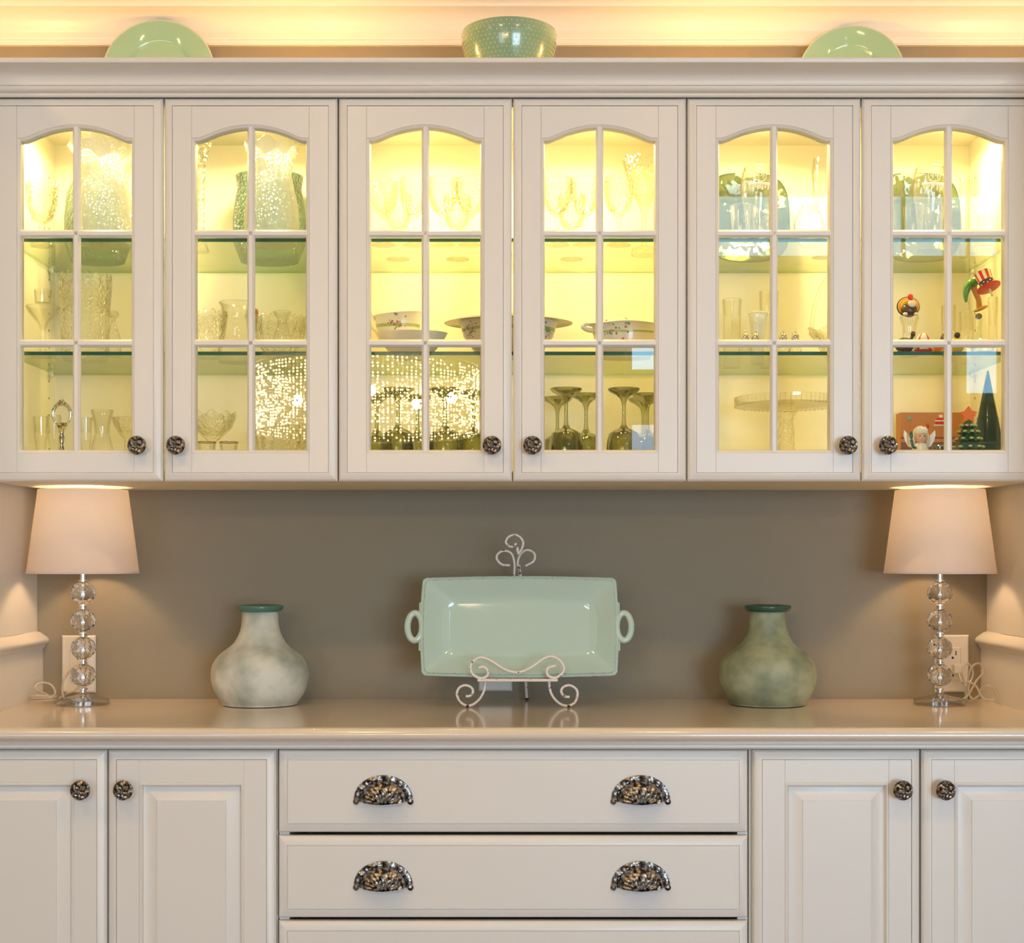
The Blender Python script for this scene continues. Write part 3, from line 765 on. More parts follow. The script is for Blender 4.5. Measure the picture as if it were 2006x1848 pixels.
# ------------------------------------------------------------ plates and bowl on top of the cabinets
CTOP = 2.067
def top_plate(px, py, rpx, lab, yaw, d=2.90):
    s = d/F; r = rpx*s; tilt = radians(78)
    zc = CTOP+r*sin(tilt)+.002
    t = thing('dinner_plate', lab, 'plate', (X(px, d), Y(d), zc), 'aqua plates on top of the cabinets', (tilt, 0, radians(yaw)))
    pr = [(.001, -.018), (.45*r, -.018), (.46*r, -.016), (.60*r, -.013), (.98*r, -.001), (1.0*r, .001), (.985*r, .0025), (.97*r, .002), (.64*r, -.0075), (.60*r, -.010), (.575*r, -.0135), (.55*r, -.0145), (.001, -.0145)]
    MB().lathe(pr, (0, 0, 0), 96).build('dish', M['aqua_plate'], t, smooth=50)
    MB().lathe([(.975*r, .0024), (1.003*r, .0012), (1.0*r, -.0010), (.97*r, .0006), (.975*r, .0024)], (0, 0, 0), 96).build('rim', M['cream'], t, label='pale worn rim')
top_plate(311, 128, 107, 'round aqua plate standing on the left cabinet top', 4)
top_plate(1668, 131, 101, 'round aqua plate standing on the right cabinet top', -8)
d = 2.74; s = d/F
t = thing('mixing_bowl', 'sage green bowl covered in raised cream dots on the middle cabinet top', 'bowl', (X(997.5, d), Y(d), CTOP))
zh = Z(33, 2.655)-CTOP
pf = [(.001, 0), (.042, 0), (.046, .004), (.058, .020), (.072, .045), (.082, .075), (.0885, zh-.022), (.0895, zh-.006), (.0885, zh), (.0865, zh-.001), (.084, zh-.03), (.07, .05), (.05, .02), (.001, .008)]
MB().lathe(pf, (0, 0, 0), 72).build('bowl_body', M['bowlglaze'], t, smooth=60)
mb = MB(); op = pf[2:8]
def prof_at(z):
    for (r0, z0), (r1, z1) in zip(op, op[1:]):
        if z0 <= z <= z1: return r0+(r1-r0)*(z-z0)/(z1-z0)
    return op[-1][0]
z = .018; row = 0
while z < zh-.006:
    r = prof_at(z); n = 60
    for i in range(n):
        a = 2*pi*(i+.5*(row % 2))/n
        if sin(a) < .25: mb.ball((r*cos(a), r*sin(a), z), .0011, .0011, .0012, 6, 4)
    z += .0075; row += 1
o = mb.build('raised_dots', M['bowldot'], t, smooth=60); o['kind'] = 'stuff'

# ------------------------------------------------------------ things inside the cabinets
SURF = {'T': SH[1]+.0036, 'M': SH[2]+.0036, 'B': UZ0+.0182}
def glass(name, lab, cat, px, d, shelf, P, m='glass', seg=36, wall=True, group=None, part='body', **kw):
    """silhouette P = (half width in photo px, photo y) from the foot up, at distance d"""
    s = d/F; z0 = SURF[shelf]; t = thing(name, lab, cat, (X(px, d), Y(d), z0), group)
    base = HY-(z0-CZ)*F/d
    prof = [(max(r*s, .0004), max(0, (base-py)*s)) for r, py in [(q[0], base if q[1] is None else q[1]) for q in P]]
    if wall:
        inner = [(max(r-.0022, .0004), z+.002) for r, z in prof[::-1] if r > .004][:-1]
        inner = inner[:max(2, len(inner)//2+1)]
        prof = prof+inner
    MB().lathe(prof, (0, 0, 0), seg, **kw).build(part, M[m], t, smooth=50)
    return t
N_ = None
glass('crystal_vase', 'tall scalloped crystal vase behind the leftmost glass door, top shelf', 'vase', 205, 2.735, 'T', [(0, N_), (44, N_), (48, 480), (55, 440), (53, 400), (44, 352), (50, 318), (66, 295), (70, 286)], 'crystal_bright', 64, flute=16, amp=.02, wave=.006, wn=8)
glass('crystal_vase', 'tall scalloped crystal vase behind the second glass door from left, top shelf', 'vase', 532, 2.735, 'T', [(0, N_), (44, N_), (48, 480), (54, 440), (50, 400), (38, 345), (42, 318), (50, 295), (54, 284)], 'crystal_bright', 64, flute=16, amp=.02, wave=.006, wn=8)
glass('seeded_vase', 'blue-green seeded glass vase beside the tall crystal vase, leftmost door', 'vase', 192, 2.885, 'T', [(0, N_), (52, N_), (64, 480), (65, 430), (60, 380), (46, 352), (44, 345)], 'teal_glass', 40, sy=.8)
glass('seeded_vase', 'blue-green seeded glass vase beside the tall crystal vase, second door', 'vase', 528, 2.885, 'T', [(0, N_), (56, N_), (70, 480), (71, 430), (66, 390), (62, 370), (66, 347)], 'teal_glass', 40, sy=.8)
glass('footed_bowl', 'small cut crystal footed bowl at the far left of the top shelf', 'bowl', 82, 2.74, 'T', [(0, N_), (22, N_), (20, 478), (5, 470), (6, 440), (20, 428), (30, 400), (32, 360)], 'crystal', 40, flute=10, amp=.03)
glass('bud_vase', 'slender crystal trumpet vase behind the second glass door, top shelf', 'vase', 394, 2.79, 'T', [(0, N_), (16, N_), (14, 485), (6, 470), (7, 400), (8, 340), (14, 300), (20, 280)], 'crystal', 32, flute=8, amp=.03)
# stemmed crystal goblets, middle cabinet top shelf
gi = 0
def goblet(px, d):
    s = 2.75/F; t = thing('crystal_goblet', '', 'goblet', (X(px, d), Y(d), SURF['T']), 'crystal goblets on the top shelf of the middle cabinet')
    P = [(0.4, 0), (24, 0), (23, 2), (5, 6), (4, 12), (4, 48), (7, 56), (20, 68), (27, 88), (29, 112), (27, 131)]
    inner = [(25.5, 130), (27, 110), (24, 88), (16, 70), (3, 60)]
    MB().lathe([(r*s, z*s) for r, z in P[:7]], (0, 0, 0), 30).build('stem', M['glass'], t)
    MB().lathe([(r*s, z*s) for r, z in P[6:]+inner], (0, 0, 0), 36, flute=12, amp=.015).build('cup', M['crystal'], t)
    return t
g0 = goblet(752, 2.73); g0['label'] = 'crystal goblet, leftmost of the row behind the third door, top shelf'
for px, d, lab in ((812, 2.73, 'crystal goblet just left of the muntin behind the third door'), (868, 2.73, 'crystal goblet just right of the muntin behind the third door'),
                   (922, 2.73, 'crystal goblet at the right edge behind the third door'), (780, 2.86, 'crystal goblet in the back row, left pane of the third door'),
                   (896, 2.86, 'crystal goblet in the back row, right pane of the third door'), (1092, 2.73, 'crystal goblet at the left edge behind the fourth door'),
                   (1146, 2.73, 'crystal goblet just left of the muntin behind the fourth door'), (1212, 2.73, 'crystal goblet just right of the muntin behind the fourth door'),
                   (1120, 2.86, 'crystal goblet in the back row, left pane of the fourth door')):
    dup(g0, (X(px, d), Y(d), SURF['T']), lab)
glass('crystal_compote', 'wide crystal compote in the right pane of the fourth door, top shelf', 'compote', 1262, 2.82, 'T', [(0, N_), (26, N_), (24, 488), (5, 480), (5, 420), (10, 405), (30, 370), (40, 330), (42, 312)], 'crystal', 40, flute=14, amp=.03, wave=.003, wn=7)
# green plates and etched mugs behind doors five and six
for px, who in ((1462, 'fifth'), (1797, 'sixth')):
    d = 2.905; s = d/F; w_, h_ = 83*s, 91*s
    t = thing('green_plate', 'green glass plate standing at the back of the top shelf, %s door' % who, 'plate', (X(px, d), Y(d), SURF['T']+h_*.985+.001), 'green glass plates on the top shelf', (radians(-9), 0, 0))
    rings = []
    for k, yy in ((.05, .012), (.55, .012), (.62, .009), (.97, -.002), (1.0, -.003), (1.0, -.006), (.97, -.0055), (.62, .005), (.55, .008), (.05, .008)):
        rings.append([(w_*k*math.copysign(abs(cos(a))**.62, cos(a)), yy, h_*k*math.copysign(abs(sin(a))**.62, sin(a))) for a in [2*pi*i/48 for i in range(48)]])
    MB().rings(rings, True, True, True).build('dish', M['plate_glass'], t, smooth=50)
    rr = [Vector((w_*math.copysign(abs(cos(a))**.62, cos(a)), -.0046, h_*math.copysign(abs(sin(a))**.62, sin(a)))) for a in [2*pi*i/48 for i in range(49)]]
    MB().tube(rr, .0014, 6, False).build('rim', M['dkgreen'], t, label='darker rim')
def emblem(t, r, zc, s):
    mb = MB()
    def on(u, v, o=.0006): a = u*s/r; return (( r+o)*sin(a), -(r+o)*cos(a), zc+v*s)
    def ln(pts, w=.9): mb.tube([on(u, v) for u, v in pts], w*s*.5, 5)
    ln([(12*cos(2*pi*i/28), 12*sin(2*pi*i/28)) for i in range(29)], 1.6)
    for ox_ in (-5, 4.5):
        ln([(ox_+1.5, 8), (ox_-3.5, -1), (ox_+4, -1)], 1.9); ln([(ox_+1.5, 8), (ox_+1.5, -6)], 1.9)
    for k in range(9):
        u = -20+5*k; ln([(u-2.5, -17), (u+2.5, -17)], 6); ln([(u, -17), (u+R.uniform(-1.5, 1.5), -22-5*(k % 2)-R.uniform(0, 3))], 3.2)
    mb.build('etched_emblem', M['etch'], t, smooth=60, label='white etched number 44 in a circle above a jagged band')
for px, who in ((1484, 'fifth'), (1821, 'sixth')):
    d = 2.78; t = glass('etched_glass', 'barrel-shaped clear glass etched 44 in a ring, %s door top shelf' % who, 'glass', px, d, 'T',
              [(0, N_), (24, N_), (25, 470), (24, 440), (28, 410), (32, 385), (34, 365), (31, 345), (27, 330)], 'glass', 40, group='etched 44 glasses on the top shelf')
    emblem(t, 33.5*d/F, Z(352, d)-SURF['T'], d/F)
for px, lab in ((1452, 'clear tumbler left of the etched glass in the fifth door'), (1494, 'clear tumbler in front of the etched glass in the fifth door'),
                (1790, 'clear tumbler left of the etched glass in the sixth door'), (1832, 'clear tumbler in front of the etched glass in the sixth door')):
    glass('clear_tumbler', lab, 'tumbler', px, 2.70, 'T', [(0, N_), (15, N_), (16, 465), (19, 430), (21, 404)], 'glass', 32, flute=12, amp=.03, group='clear tumblers on the top shelf')
glass('tall_goblet', 'tall clear goblet in the right pane of the fifth door, top shelf', 'goblet', 1612, 2.84, 'T', [(0, N_), (22, N_), (4, 498), (4, 420), (8, 410), (20, 380), (22, 340), (19, 312)], 'glass')
glass('round_decanter', 'round clear glass bowl low in the right pane of the fifth door', 'bowl', 1585, 2.74, 'T', [(0, N_), (16, N_), (26, 465), (30, 440), (24, 420), (14, 408), (16, 402)], 'glass')
for px, dd, ytop, lab in ((1888, 2.84, 352, 'slim clear cylinder vase, left of two in the sixth door, top shelf'), (1906, 2.80, 345, 'slim clear cylinder vase, right of two in the sixth door, top shelf')):
    glass('cylinder_vase', lab, 'vase', px, dd, 'T', [(0, N_), (8, N_), (8, 440), (8, 380), (9, ytop)], 'glass', 20)
glass('small_mug', 'small clear glass mug at the right of the top shelf, sixth door', 'mug', 1930, 2.73, 'T', [(0, N_), (13, N_), (14, 460), (14, 440), (14, 422)], 'glass', 24)
# middle shelf, left cabinet
glass('pedestal_dish', 'clear glass pedestal dish at the far left of the middle shelf', 'dish', 84, 2.745, 'M', [(0, N_), (24, N_), (22, 696), (6, 690), (5, 650), (9, 636), (28, 612), (33, 602)], 'glass')
_s = 2.745/F; MB().lathe([(.2*_s, 612*0), (15*_s, 0), (16.5*_s, 26*_s), (15.5*_s, 26*_s), (14*_s, 1*_s), (.2*_s, 1*_s)], (0, 0, 106*_s), 28).build('candle_cup', M['glass'], bpy.data.objects['pedestal_dish'])
glass('cut_vase', 'large straight cut crystal vase with notched rim, middle shelf, leftmost door', 'vase', 167, 2.80, 'M', [(0, N_), (40, N_), (43, 700), (45, 660), (46, 610), (50, 560), (50, 543)], 'crystal', 64, flute=16, amp=.03, wave=.004, wn=16)
glass('small_decanter', 'small cut crystal decanter right of the large cut vase', 'decanter', 222, 2.74, 'M', [(0, N_), (15, N_), (16, 670), (9, 645), (5, 635), (5, 625), (12, 618), (9, 612)], 'crystal', 24, flute=8, amp=.03)
glass('cut_bowl', 'cut crystal bowl left of the glass pitcher on the middle shelf', 'bowl', 405, 2.76, 'M', [(0, N_), (22, N_), (30, 680), (36, 650), (40, 622), (39, 614)], 'crystal', 48, flute=12, amp=.03, wave=.003, wn=12)
t = glass('glass_pitcher', 'clear cut glass pitcher with amber handle on the middle shelf, second door', 'pitcher', 462, 2.82, 'M', [(0, N_), (34, N_), (35, 690), (28, 655), (23, 625), (29, 600), (33, 594)], 'glass', 40)
d = 2.82; s = d/F
MB().tube(cr([((28)*s, 0, (712-606)*s-.008), (40*s, 0, (712-602)*s-.008), (38*s, 0, (712-625)*s-.008), (27*s, 0, (712-650)*s-.008)], 6), .0035, 8).build('handle', M['amber'], t, label='amber glass handle')
glass('fruit_bowl', 'wide cut crystal bowl right of the glass pitcher on the middle shelf', 'bowl', 548, 2.75, 'M', [(0, N_), (26, N_), (38, 680), (48, 655), (52, 632), (51, 624)], 'crystal', 60, flute=15, amp=.03, wave=.003, wn=15)
glass('glass_jar', 'small clear jar behind the wide cut crystal bowl', 'jar', 553, 2.90, 'M', [(0, N_), (18, N_), (18, 660), (10, 640), (10, 625), (18, 612)], 'glass', 24)
# china in the middle cabinet
def flowers(t, r_at, zc, a0, sp, seed, n=22, sx=1, sy=1, size=.0026):
    G = random.Random(seed); mb = MB()
    for i in range(n):
        a = a0+G.gauss(0, sp); z = zc+G.gauss(0, sp*.05); r = r_at(z)+.0004
        mb.mi = G.choice([0, 0, 1, 2, 1]); q = size*G.uniform(.5, 1.1)
        mb.ball((r*sx*sin(a), -r*sy*cos(a), z), q, .0007, q, 7, 4)
    mb.build('flower_decoration', [M['china_pink'], M['leaf'], M['china_blue']], t, label='small pink and green flower spray')
def china(name, lab, cat, px, d, prof, sy, band=None, fl=(), **kw):
    s = d/F; t = thing(name, lab, cat, (X(px, d), Y(d), SURF['M'])); base = HY-(SURF['M']-CZ)*F/d
    pr = [(max(r*s, .0005), (base-(base if y_ is None else y_))*s) for r, y_ in prof]
    MB().lathe(pr, (0, 0, 0), 64, sy=sy, **kw).build('body', M['china'], t, smooth=60)
    def r_at(z):
        best = 0
        for (r0, z0), (r1, z1) in zip(pr, pr[1:]):
            if z0 <= z <= z1 and z1 > z0: best = max(best, r0+(r1-r0)*(z-z0)/(z1-z0))
        return best
    if band:
        za, zb = [(base-y_)*s for y_ in band]
        MB().lathe([(r_at(za)+.0004, za), (r_at(zb)+.0004, zb)], (0, 0, 0), 64, sy=sy).build('green_band', M['china_green'], t, label='thin green painted band')
    for a0, y_, sp, seed in fl: flowers(t, r_at, (base-y_)*s, a0, sp, seed, sy=sy)
    return t, s, base
t, s, base = china('saucer', 'flat cream china stand under the gravy boat', 'saucer', 806, 2.78, [(0, N_), (28, N_), (30, 706), (60, 672), (70, 655), (71, 653), (66, 656), (30, 700), (0, 700)], .62)
sau_z = .010
t, s, base = china('gravy_boat', 'cream china gravy boat with flower spray behind the third door', 'gravy boat', 780, 2.78, [(0, 694), (20, 694), (22, 690), (20, 684), (36, 660), (43, 640), (45, 622), (49, 616), (46, 616), (41, 630), (30, 660), (0, 675)], .62, (643, 637), [(-.05, 634, .22, 3)], wave=.004, wn=1)
MB().tube(cr([(-43*s, 0, (base-650)*s), (-53*s, 0, (base-640)*s), (-57*s, 0, (base-622)*s), (-52*s, 0, (base-614)*s), (-46*s, 0, (base-628)*s)], 6), .0022, 8).build('handle', M['china'], t)
t, s, base = china('soup_tureen', 'wide-rimmed cream china serving bowl spanning the two middle doors', 'bowl', 996, 2.76, [(0, N_), (52, N_), (54, 700), (70, 685), (88, 660), (93, 640), (96, 632), (112, 630), (126, 634), (124, 630), (108, 624), (93, 618), (84, 628), (70, 660), (0, 690)], .72, (652, 646), [(.95, 654, .12, 4), (-.95, 654, .12, 5)])
t, s, base = china('vegetable_dish', 'long low cream china dish with flowers behind the fourth door', 'dish', 1226, 2.77, [(0, N_), (48, N_), (50, 700), (60, 675), (64, 655), (66, 640), (74, 636), (70, 633), (60, 640), (50, 675), (0, 690)], .6, (656, 652), [(-.35, 650, .2, 8)], wave=.0015, wn=4)
MB().tube(cr([(-62*s, 0, (base-648)*s), (-76*s, 0, (base-646)*s), (-84*s, 0, (base-640)*s), (-78*s, 0, (base-634)*s), (-66*s, 0, (base-636)*s)], 6), .0045, 8).build('handle', M['china'], t)
# middle shelf, right cabinet
glass('cut_tumbler', 'small flared cut crystal vase behind the fifth door, middle shelf', 'vase', 1485, 2.84, 'M', [(0, N_), (12, N_), (13, 680), (14, 650), (17, 625), (19, 614)], 'crystal_bright', 32, flute=8, amp=.05)
for px, yt, lab in ((1434, 588, 'tall clear straight vase at the left edge of the fifth door'), (1506, 572, 'tall clear straight vase beside the muntin of the fifth door')):
    glass('straight_vase', lab, 'vase', px, 2.90, 'M', [(0, N_), (16, N_), (16, 680), (17, 620), (19, yt)], 'glass', 24)
for px, lab in ((1460, 'glass salt shaker, first from the left on the middle shelf of the fifth door'), (1480, 'glass salt shaker, second from the left on the middle shelf of the fifth door'), (1534, 'glass pepper shaker hidden by the muntin of the fifth door'), (1558, 'glass pepper shaker right of the muntin of the fifth door')):
    t = glass('glass_shaker', lab, 'shaker', px, 2.71, 'M', [(0, N_), (11, N_), (12, 690), (11, 678), (7, 668), (7, 666)], 'crystal', 24, group='small shakers on the middle shelf', flute=8, amp=.05)
    s = 2.71/F; MB().lathe([(7.5*s, 0), (8*s, 6*s), (5*s, 12*s), (1.5*s, 14*s), (1.5*s, 18*s), (.2*s, 19*s)], (0, 0, (HY-(SURF['M']-CZ)*F/2.71-666)*s), 16).build('shaker_cap', M['silver'], t, label='silver cap')
t = glass('glass_basket', 'clear glass basket with a tall arched handle behind the fifth door', 'basket', 1652, 2.80, 'M', [(0, N_), (34, N_), (36, 700), (48, 680), (60, 660), (68, 648)], 'crystal', 60, flute=12, amp=.03, wave=.005, wn=6)
s = 2.80/F
MB().tube([(-62*s*cos(pi*i/24)*1.0, 0, (709-655)*s+125*s*sin(pi*i/24)) for i in range(25)], .004, 8).build('handle', M['glass'], t)
# novelty stoppers and figurines, right cabinet middle shelf
d = 2.74; s = d/F; base = HY-(SURF['M']-CZ)*F/d
t = glass('stopper_bottle', 'clear glass bottle with flared neck under the turkey stopper', 'bottle', 1781, d, 'M', [(0, N_), (16, N_), (17, 690), (13, 665), (12, 655), (13, 640), (19, 622)], 'glass', 32)
zt_ = (base-621)*s
t = thing('turkey_stopper', 'round brown turkey figure with red head on top of a glass bottle', 'figurine', (X(1781, d), Y(d), SURF['M']+zt_))
MB().ball((0, 0, 13*s), 16*s, 12*s, 14*s, 24, 14).build('turkey_body', M['brown'], t)
mb = MB()
for rr_, yy_, mi_ in ((23, .0065, 0), (21, .0045, 1), (18.5, .003, 2), (16.5, .0015, 1)):
    mb.mi = mi_; mb.ball((0, yy_, 21*s), rr_*s, 2.6*s, (rr_-3)*s, 28, 10)
mb.build('tail_feathers', [M['brown'], M['yellow'], M['orange']], t, label='fan of orange and yellow tail feathers')
MB().ball((2*s, -12*s, 24*s), 8*s, 4*s, 7*s, 14, 8).build('wattle', M['cream'], t)
MB().ball((0, -8*s, 38*s), 5.5*s, 5.5*s, 6*s, 14, 8).ball((1*s, -12*s, 33*s), 3*s, 3*s, 5*s, 10, 6).build('head', M['red'], t)
MB().ball((-10*s, -9*s, 4*s), 5*s, 5*s, 3.5*s, 10, 6).ball((11*s, -9*s, 4*s), 5*s, 5*s, 3.5*s, 10, 6).build('feet', M['white_cer'], t)
# palm tree stopper on a slim glass
g = glass('slim_glass', 'slim clear glass holding the palm tree stopper, sixth door', 'glass', 1914, 2.76, 'M', [(0, N_), (9, N_), (9, 690), (8, 650), (10, 622)], 'glass', 20)
d = 2.76; s = d/F; base = HY-(SURF['M']-CZ)*F/d
t = thing('palm_tree_stopper', 'small ceramic palm tree with green fronds beside the striped top hat', 'figurine', (X(1914, d), Y(d), SURF['M']+(base-621)*s))
q = lambda zx, zy, dy=0: ((1740+zx/8.358-1914)*s, dy, (621-(480+zy/8.358))*s)
MB().tube(cr([q(1400, 690), q(1440, 800), q(1480, 900), q(1490, 1000), q(1500, 1050)], 5), .005, 12, rfun=lambda u: .0052+.0012*abs(u-.5)).build('trunk', M['trunk'], t)
mb = MB()
mb.tube(cr([q(1420, 680), q(1360, 620), q(1300, 690), q(1270, 800), q(1275, 940)], 5), .005, 10, rfun=lambda u: .0015+.0062*sin(pi*min(1, .15+.85*u))**.8)
mb.tube(cr([q(1330, 650, -.003), q(1400, 600, -.003), q(1480, 600, -.004), q(1500, 660, -.004)], 5), .005, 10, rfun=lambda u: .002+.0062*sin(pi*min(1, .1+.9*u))**.8)
mb.tube(cr([q(1400, 640, .004), q(1440, 640, .010), q(1420, 700, .016)], 5), .004, 8, rfun=lambda u: .002+.004*sin(pi*u))
mb.build('fronds', M['leaf'], t)
mb = MB(); mb.T = Matrix.Translation(Vector(q(1515, 1045))) @ Matrix.Rotation(radians(-22), 4, 'Y')
mb.ball((0, 0, 0), 15*s, 12*s, 4*s, 20, 8).build('sand_base', M['trunk'], t)
MB().ball((q(1480, 1130)[0], 0, .001), 7*s, 7*s, 6*s, 12, 8).build('ball_stopper', M['grey'], t)
# hat
g = glass('slim_glass', 'slim clear glass holding the striped top hat stopper, sixth door', 'glass', 1945, 2.72, 'M', [(0, N_), (9, N_), (9, 690), (8, 640), (10, 584)], 'glass', 20)
d = 2.72; s = d/F
t = thing('top_hat_stopper', 'red and white striped top hat with navy starred band', 'figurine', (X(1938, d), Y(d), Z(566, d)), None, (radians(-20), radians(-16), 0))
seg = 32
for (nm, mt, r0, r1, z0, z1) in (('hat_band', 'navy', 13.5, 14.5, 1.5, 17),):
    MB().lathe([(.1*s, z0*s), (r0*s, z0*s), (r1*s, z1*s), (.1*s, z1*s)], (0, 0, 0), seg).build(nm, M[mt], t)
mb = MB()
for i in range(16):
    a0, a1 = 2*pi*i/16, 2*pi*(i+1)/16; mb.mi = i % 2
    mb.add([(14*s*cos(a0), 14*s*sin(a0), 17*s), (14*s*cos(a1), 14*s*sin(a1), 17*s), (16.5*s*cos(a1), 16.5*s*sin(a1), 37*s), (16.5*s*cos(a0), 16.5*s*sin(a0), 37*s), (0, 0, 36*s)], [(0, 1, 2, 3), (3, 2, 4)])
mb.build('crown', [M['red'], M['white_cer']], t, smooth=0, label='red and white striped crown of the hat')
MB().lathe([(.1*s, 0), (16*s, 0), (23*s, 1.5*s), (24*s, 3.5*s), (22*s, 4*s), (14*s, 3*s), (.1*s, 3*s)], (0, 0, 0), 32).build('brim', M['red'], t)
mb = MB()
for k in range(6):
    a = -pi/2+(k-2.5)*.45; mb.ball((14.6*s*cos(a), 14.6*s*sin(a), (9+3*(k % 2))*s), 1.5*s, 1.2*s, 1.5*s, 8, 5)
mb.build('stars', M['white_cer'], t)
MB().tube([(0, 0, 0), (0, 0, -16*s)], .0022, 8).build('peg', M['cream'], t)
# row of little figurines at the shelf front
def small(name, lab, px, d): return thing(name, lab, 'figurine', (X(px, d), Y(d), SURF['M'])), d/F
t, s = small('turtle_figurine', 'small dark brown ceramic turtle at the front left of the middle shelf', 1772, 2.70)
MB().ball((0, 0, 17*s), 19*s, 15*s, 15*s, 20, 10).build('shell', M['brown'], t)
MB().ball((15*s, -6*s, 38*s), 5*s, 5*s, 6*s, 12, 8).tube([(10*s, -4*s, 24*s), (15*s, -6*s, 36*s)], 3.2*s, 8).build('head', M['brown'], t)
MB().ball((-12*s, -6*s, 3*s), 5*s, 5*s, 3*s, 8, 5).ball((12*s, -6*s, 3*s), 5*s, 5*s, 3*s, 8, 5).build('feet', M['maroon'], t)
t, s = small('striped_dome_figurine', 'little red and white striped dome figure in front of the glass bottle', 1809, 2.705)
mb = MB(); seg = 20
for i in range(seg):
    mb.mi = 1 if i % 4 == 0 else 0
    a0, a1 = 2*pi*i/seg, 2*pi*(i+1)/seg; prev = None
    for k in range(7):
        th = pi/2*k/6; r, z = 19*s*cos(th)+.0001, (8+34*sin(th))*s
        cur = ((r*cos(a0), r*sin(a0)*.85, z), (r*cos(a1), r*sin(a1)*.85, z))
        if prev: mb.add([prev[0], prev[1], cur[1], cur[0]], [(0, 1, 2, 3)])
        prev = cur
mb.build('striped_top', [M['white_cer'], M['red']], t, smooth=0)
MB().lathe([(.1*s, 0), (15*s, 0), (18*s, 8*s), (.1*s, 8*s)], (0, 0, 0), 20, sy=.85).build('foot', M['red'], t)
t, s = small('flower_figurine', 'little orange flower cluster figure at the shelf front, sixth door', 1838, 2.69)
G = random.Random(4)
mb = MB()
for k in range(6):
    cx_, cz_ = G.uniform(-9, 9), G.uniform(7, 17)
    for j in range(5):
        a = 2*pi*j/5; mb.ball(((cx_+4*cos(a))*s, -5*s-G.uniform(0, 3)*s, (cz_+4*sin(a))*s), 2.8*s, 2*s, 2.8*s, 7, 4)
mb.build('blossoms', M['orange'], t)
MB().ball((0, 0, 8*s), 13*s, 8*s, 8*s, 14, 8).build('mound', M['yellow'], t)
t, s = small('bee_figurine', 'little black and yellow round figure right of the sixth door muntin', 1874, 2.70)
MB().ball((0, 0, 16*s), 15*s, 12*s, 16*s, 16, 10).build('body', M['yellow'], t)
MB().ball((0, -4*s, 36*s), 6*s, 6*s, 6*s, 12, 8).build('head', M['black'], t)
t, s = small('black_bird_figurine', 'little dark round bird figure left of the sixth door muntin', 1850, 2.75)
MB().ball((0, 0, 24*s), 10*s, 10*s, 24*s, 16, 10).build('body', M['brown'], t)
MB().ball((4*s, -9*s, 36*s), 2*s, 2*s, 2*s, 8, 6).build('eye', M['white_cer'], t)
for px, dd, yt, lab in ((1893, 2.84, 612, 'clear tumbler behind the palm tree stopper'), (1858, 2.90, 600, 'tall clear tumbler near the sixth door muntin')):
    glass('water_tumbler', lab, 'tumbler', px, dd, 'M', [(0, N_), (11, N_), (12, 690), (13, 650), (14, yt)], 'glass', 24)
glass('ash_dish', 'low clear glass dish at the right of the middle shelf', 'dish', 1925, 2.68, 'M', [(0, N_), (18, N_), (22, 690), (24, 668)], 'glass', 32)
# bottom shelf, left cabinet
for px, d, hw, yt, lab in ((80, 2.76, 15, 818, 'clear flute glass, leftmost on the cabinet floor'), (106, 2.84, 14, 815, 'clear flute glass left of the silver ring stand'), (168, 2.80, 13, 820, 'clear flute glass right of the muntin in the leftmost door')):
    glass('flute_glass', lab, 'glass', px, d, 'B', [(0, N_), (14, N_), (4, 926), (4, 900), (8, 885), (hw-2, 850), (hw, yt)], 'glass', 24, group='clear flutes on the cabinet floor')
d = 2.78; s = d/F; base = HY-(SURF['B']-CZ)*F/d
t = thing('silver_ring_stand', 'ornate silver stand with a ring-shaped top behind the leftmost door', 'stand', (X(121, d), Y(d), SURF['B']))
zf = lambda py: (base-py)*s
MB().lathe([(.1*s, 0), (18*s, 0), (18*s, 3*s), (8*s, 8*s), (4*s, 20*s), (5*s, zf(880)), (3*s, zf(872)), (5.5*s, zf(858)), (3*s, zf(850)), (5*s, zf(842)), (10*s, zf(834)), (11*s, zf(829)), (.1*s, zf(829))], (0, 0, 0), 20).build('stem', M['silver'], t)
MB().tube([(17.5*s*sin(2*pi*i/28), 0, zf(812)-21*s*cos(2*pi*i/28)) for i in range(29)], .0022, 8, False, rfun=lambda u: .0016+.0022*(.5-.5*cos(2*pi*u))).build('ring', M['silver'], t)
MB().prism([((x_)*s, zf(y_)) for x_, y_ in ((-12, 797), (-8, 788), (-3, 784), (0, 780), (3, 784), (8, 788), (12, 797), (0, 794))], -.002, .002).build('crest', M['silver'], t)
glass('hourglass_vase', 'clear hourglass-shaped vase at the bottom of the leftmost door', 'vase', 200, 2.80, 'B', [(0, N_), (24, N_), (24, 910), (20, 875), (14, 852), (15, 835), (20, 812), (22, 805)], 'glass', 36)
glass('cut_compote', 'cut crystal footed bowl by the knob of the leftmost door', 'bowl', 248, 2.79, 'B', [(0, N_), (16, N_), (5, 925), (4, 862), (14, 850), (24, 835), (28, 820)], 'crystal', 40, flute=10, amp=.04)
glass('leaf_bowl', 'footed cut crystal bowl with scalloped rim at the bottom of the second door', 'bowl', 416, 2.80, 'B', [(0, N_), (20, N_), (6, 925), (5, 870), (20, 855), (36, 840), (44, 822), (45, 812)], 'crystal', 60, flute=9, amp=.05, wave=.004, wn=9)
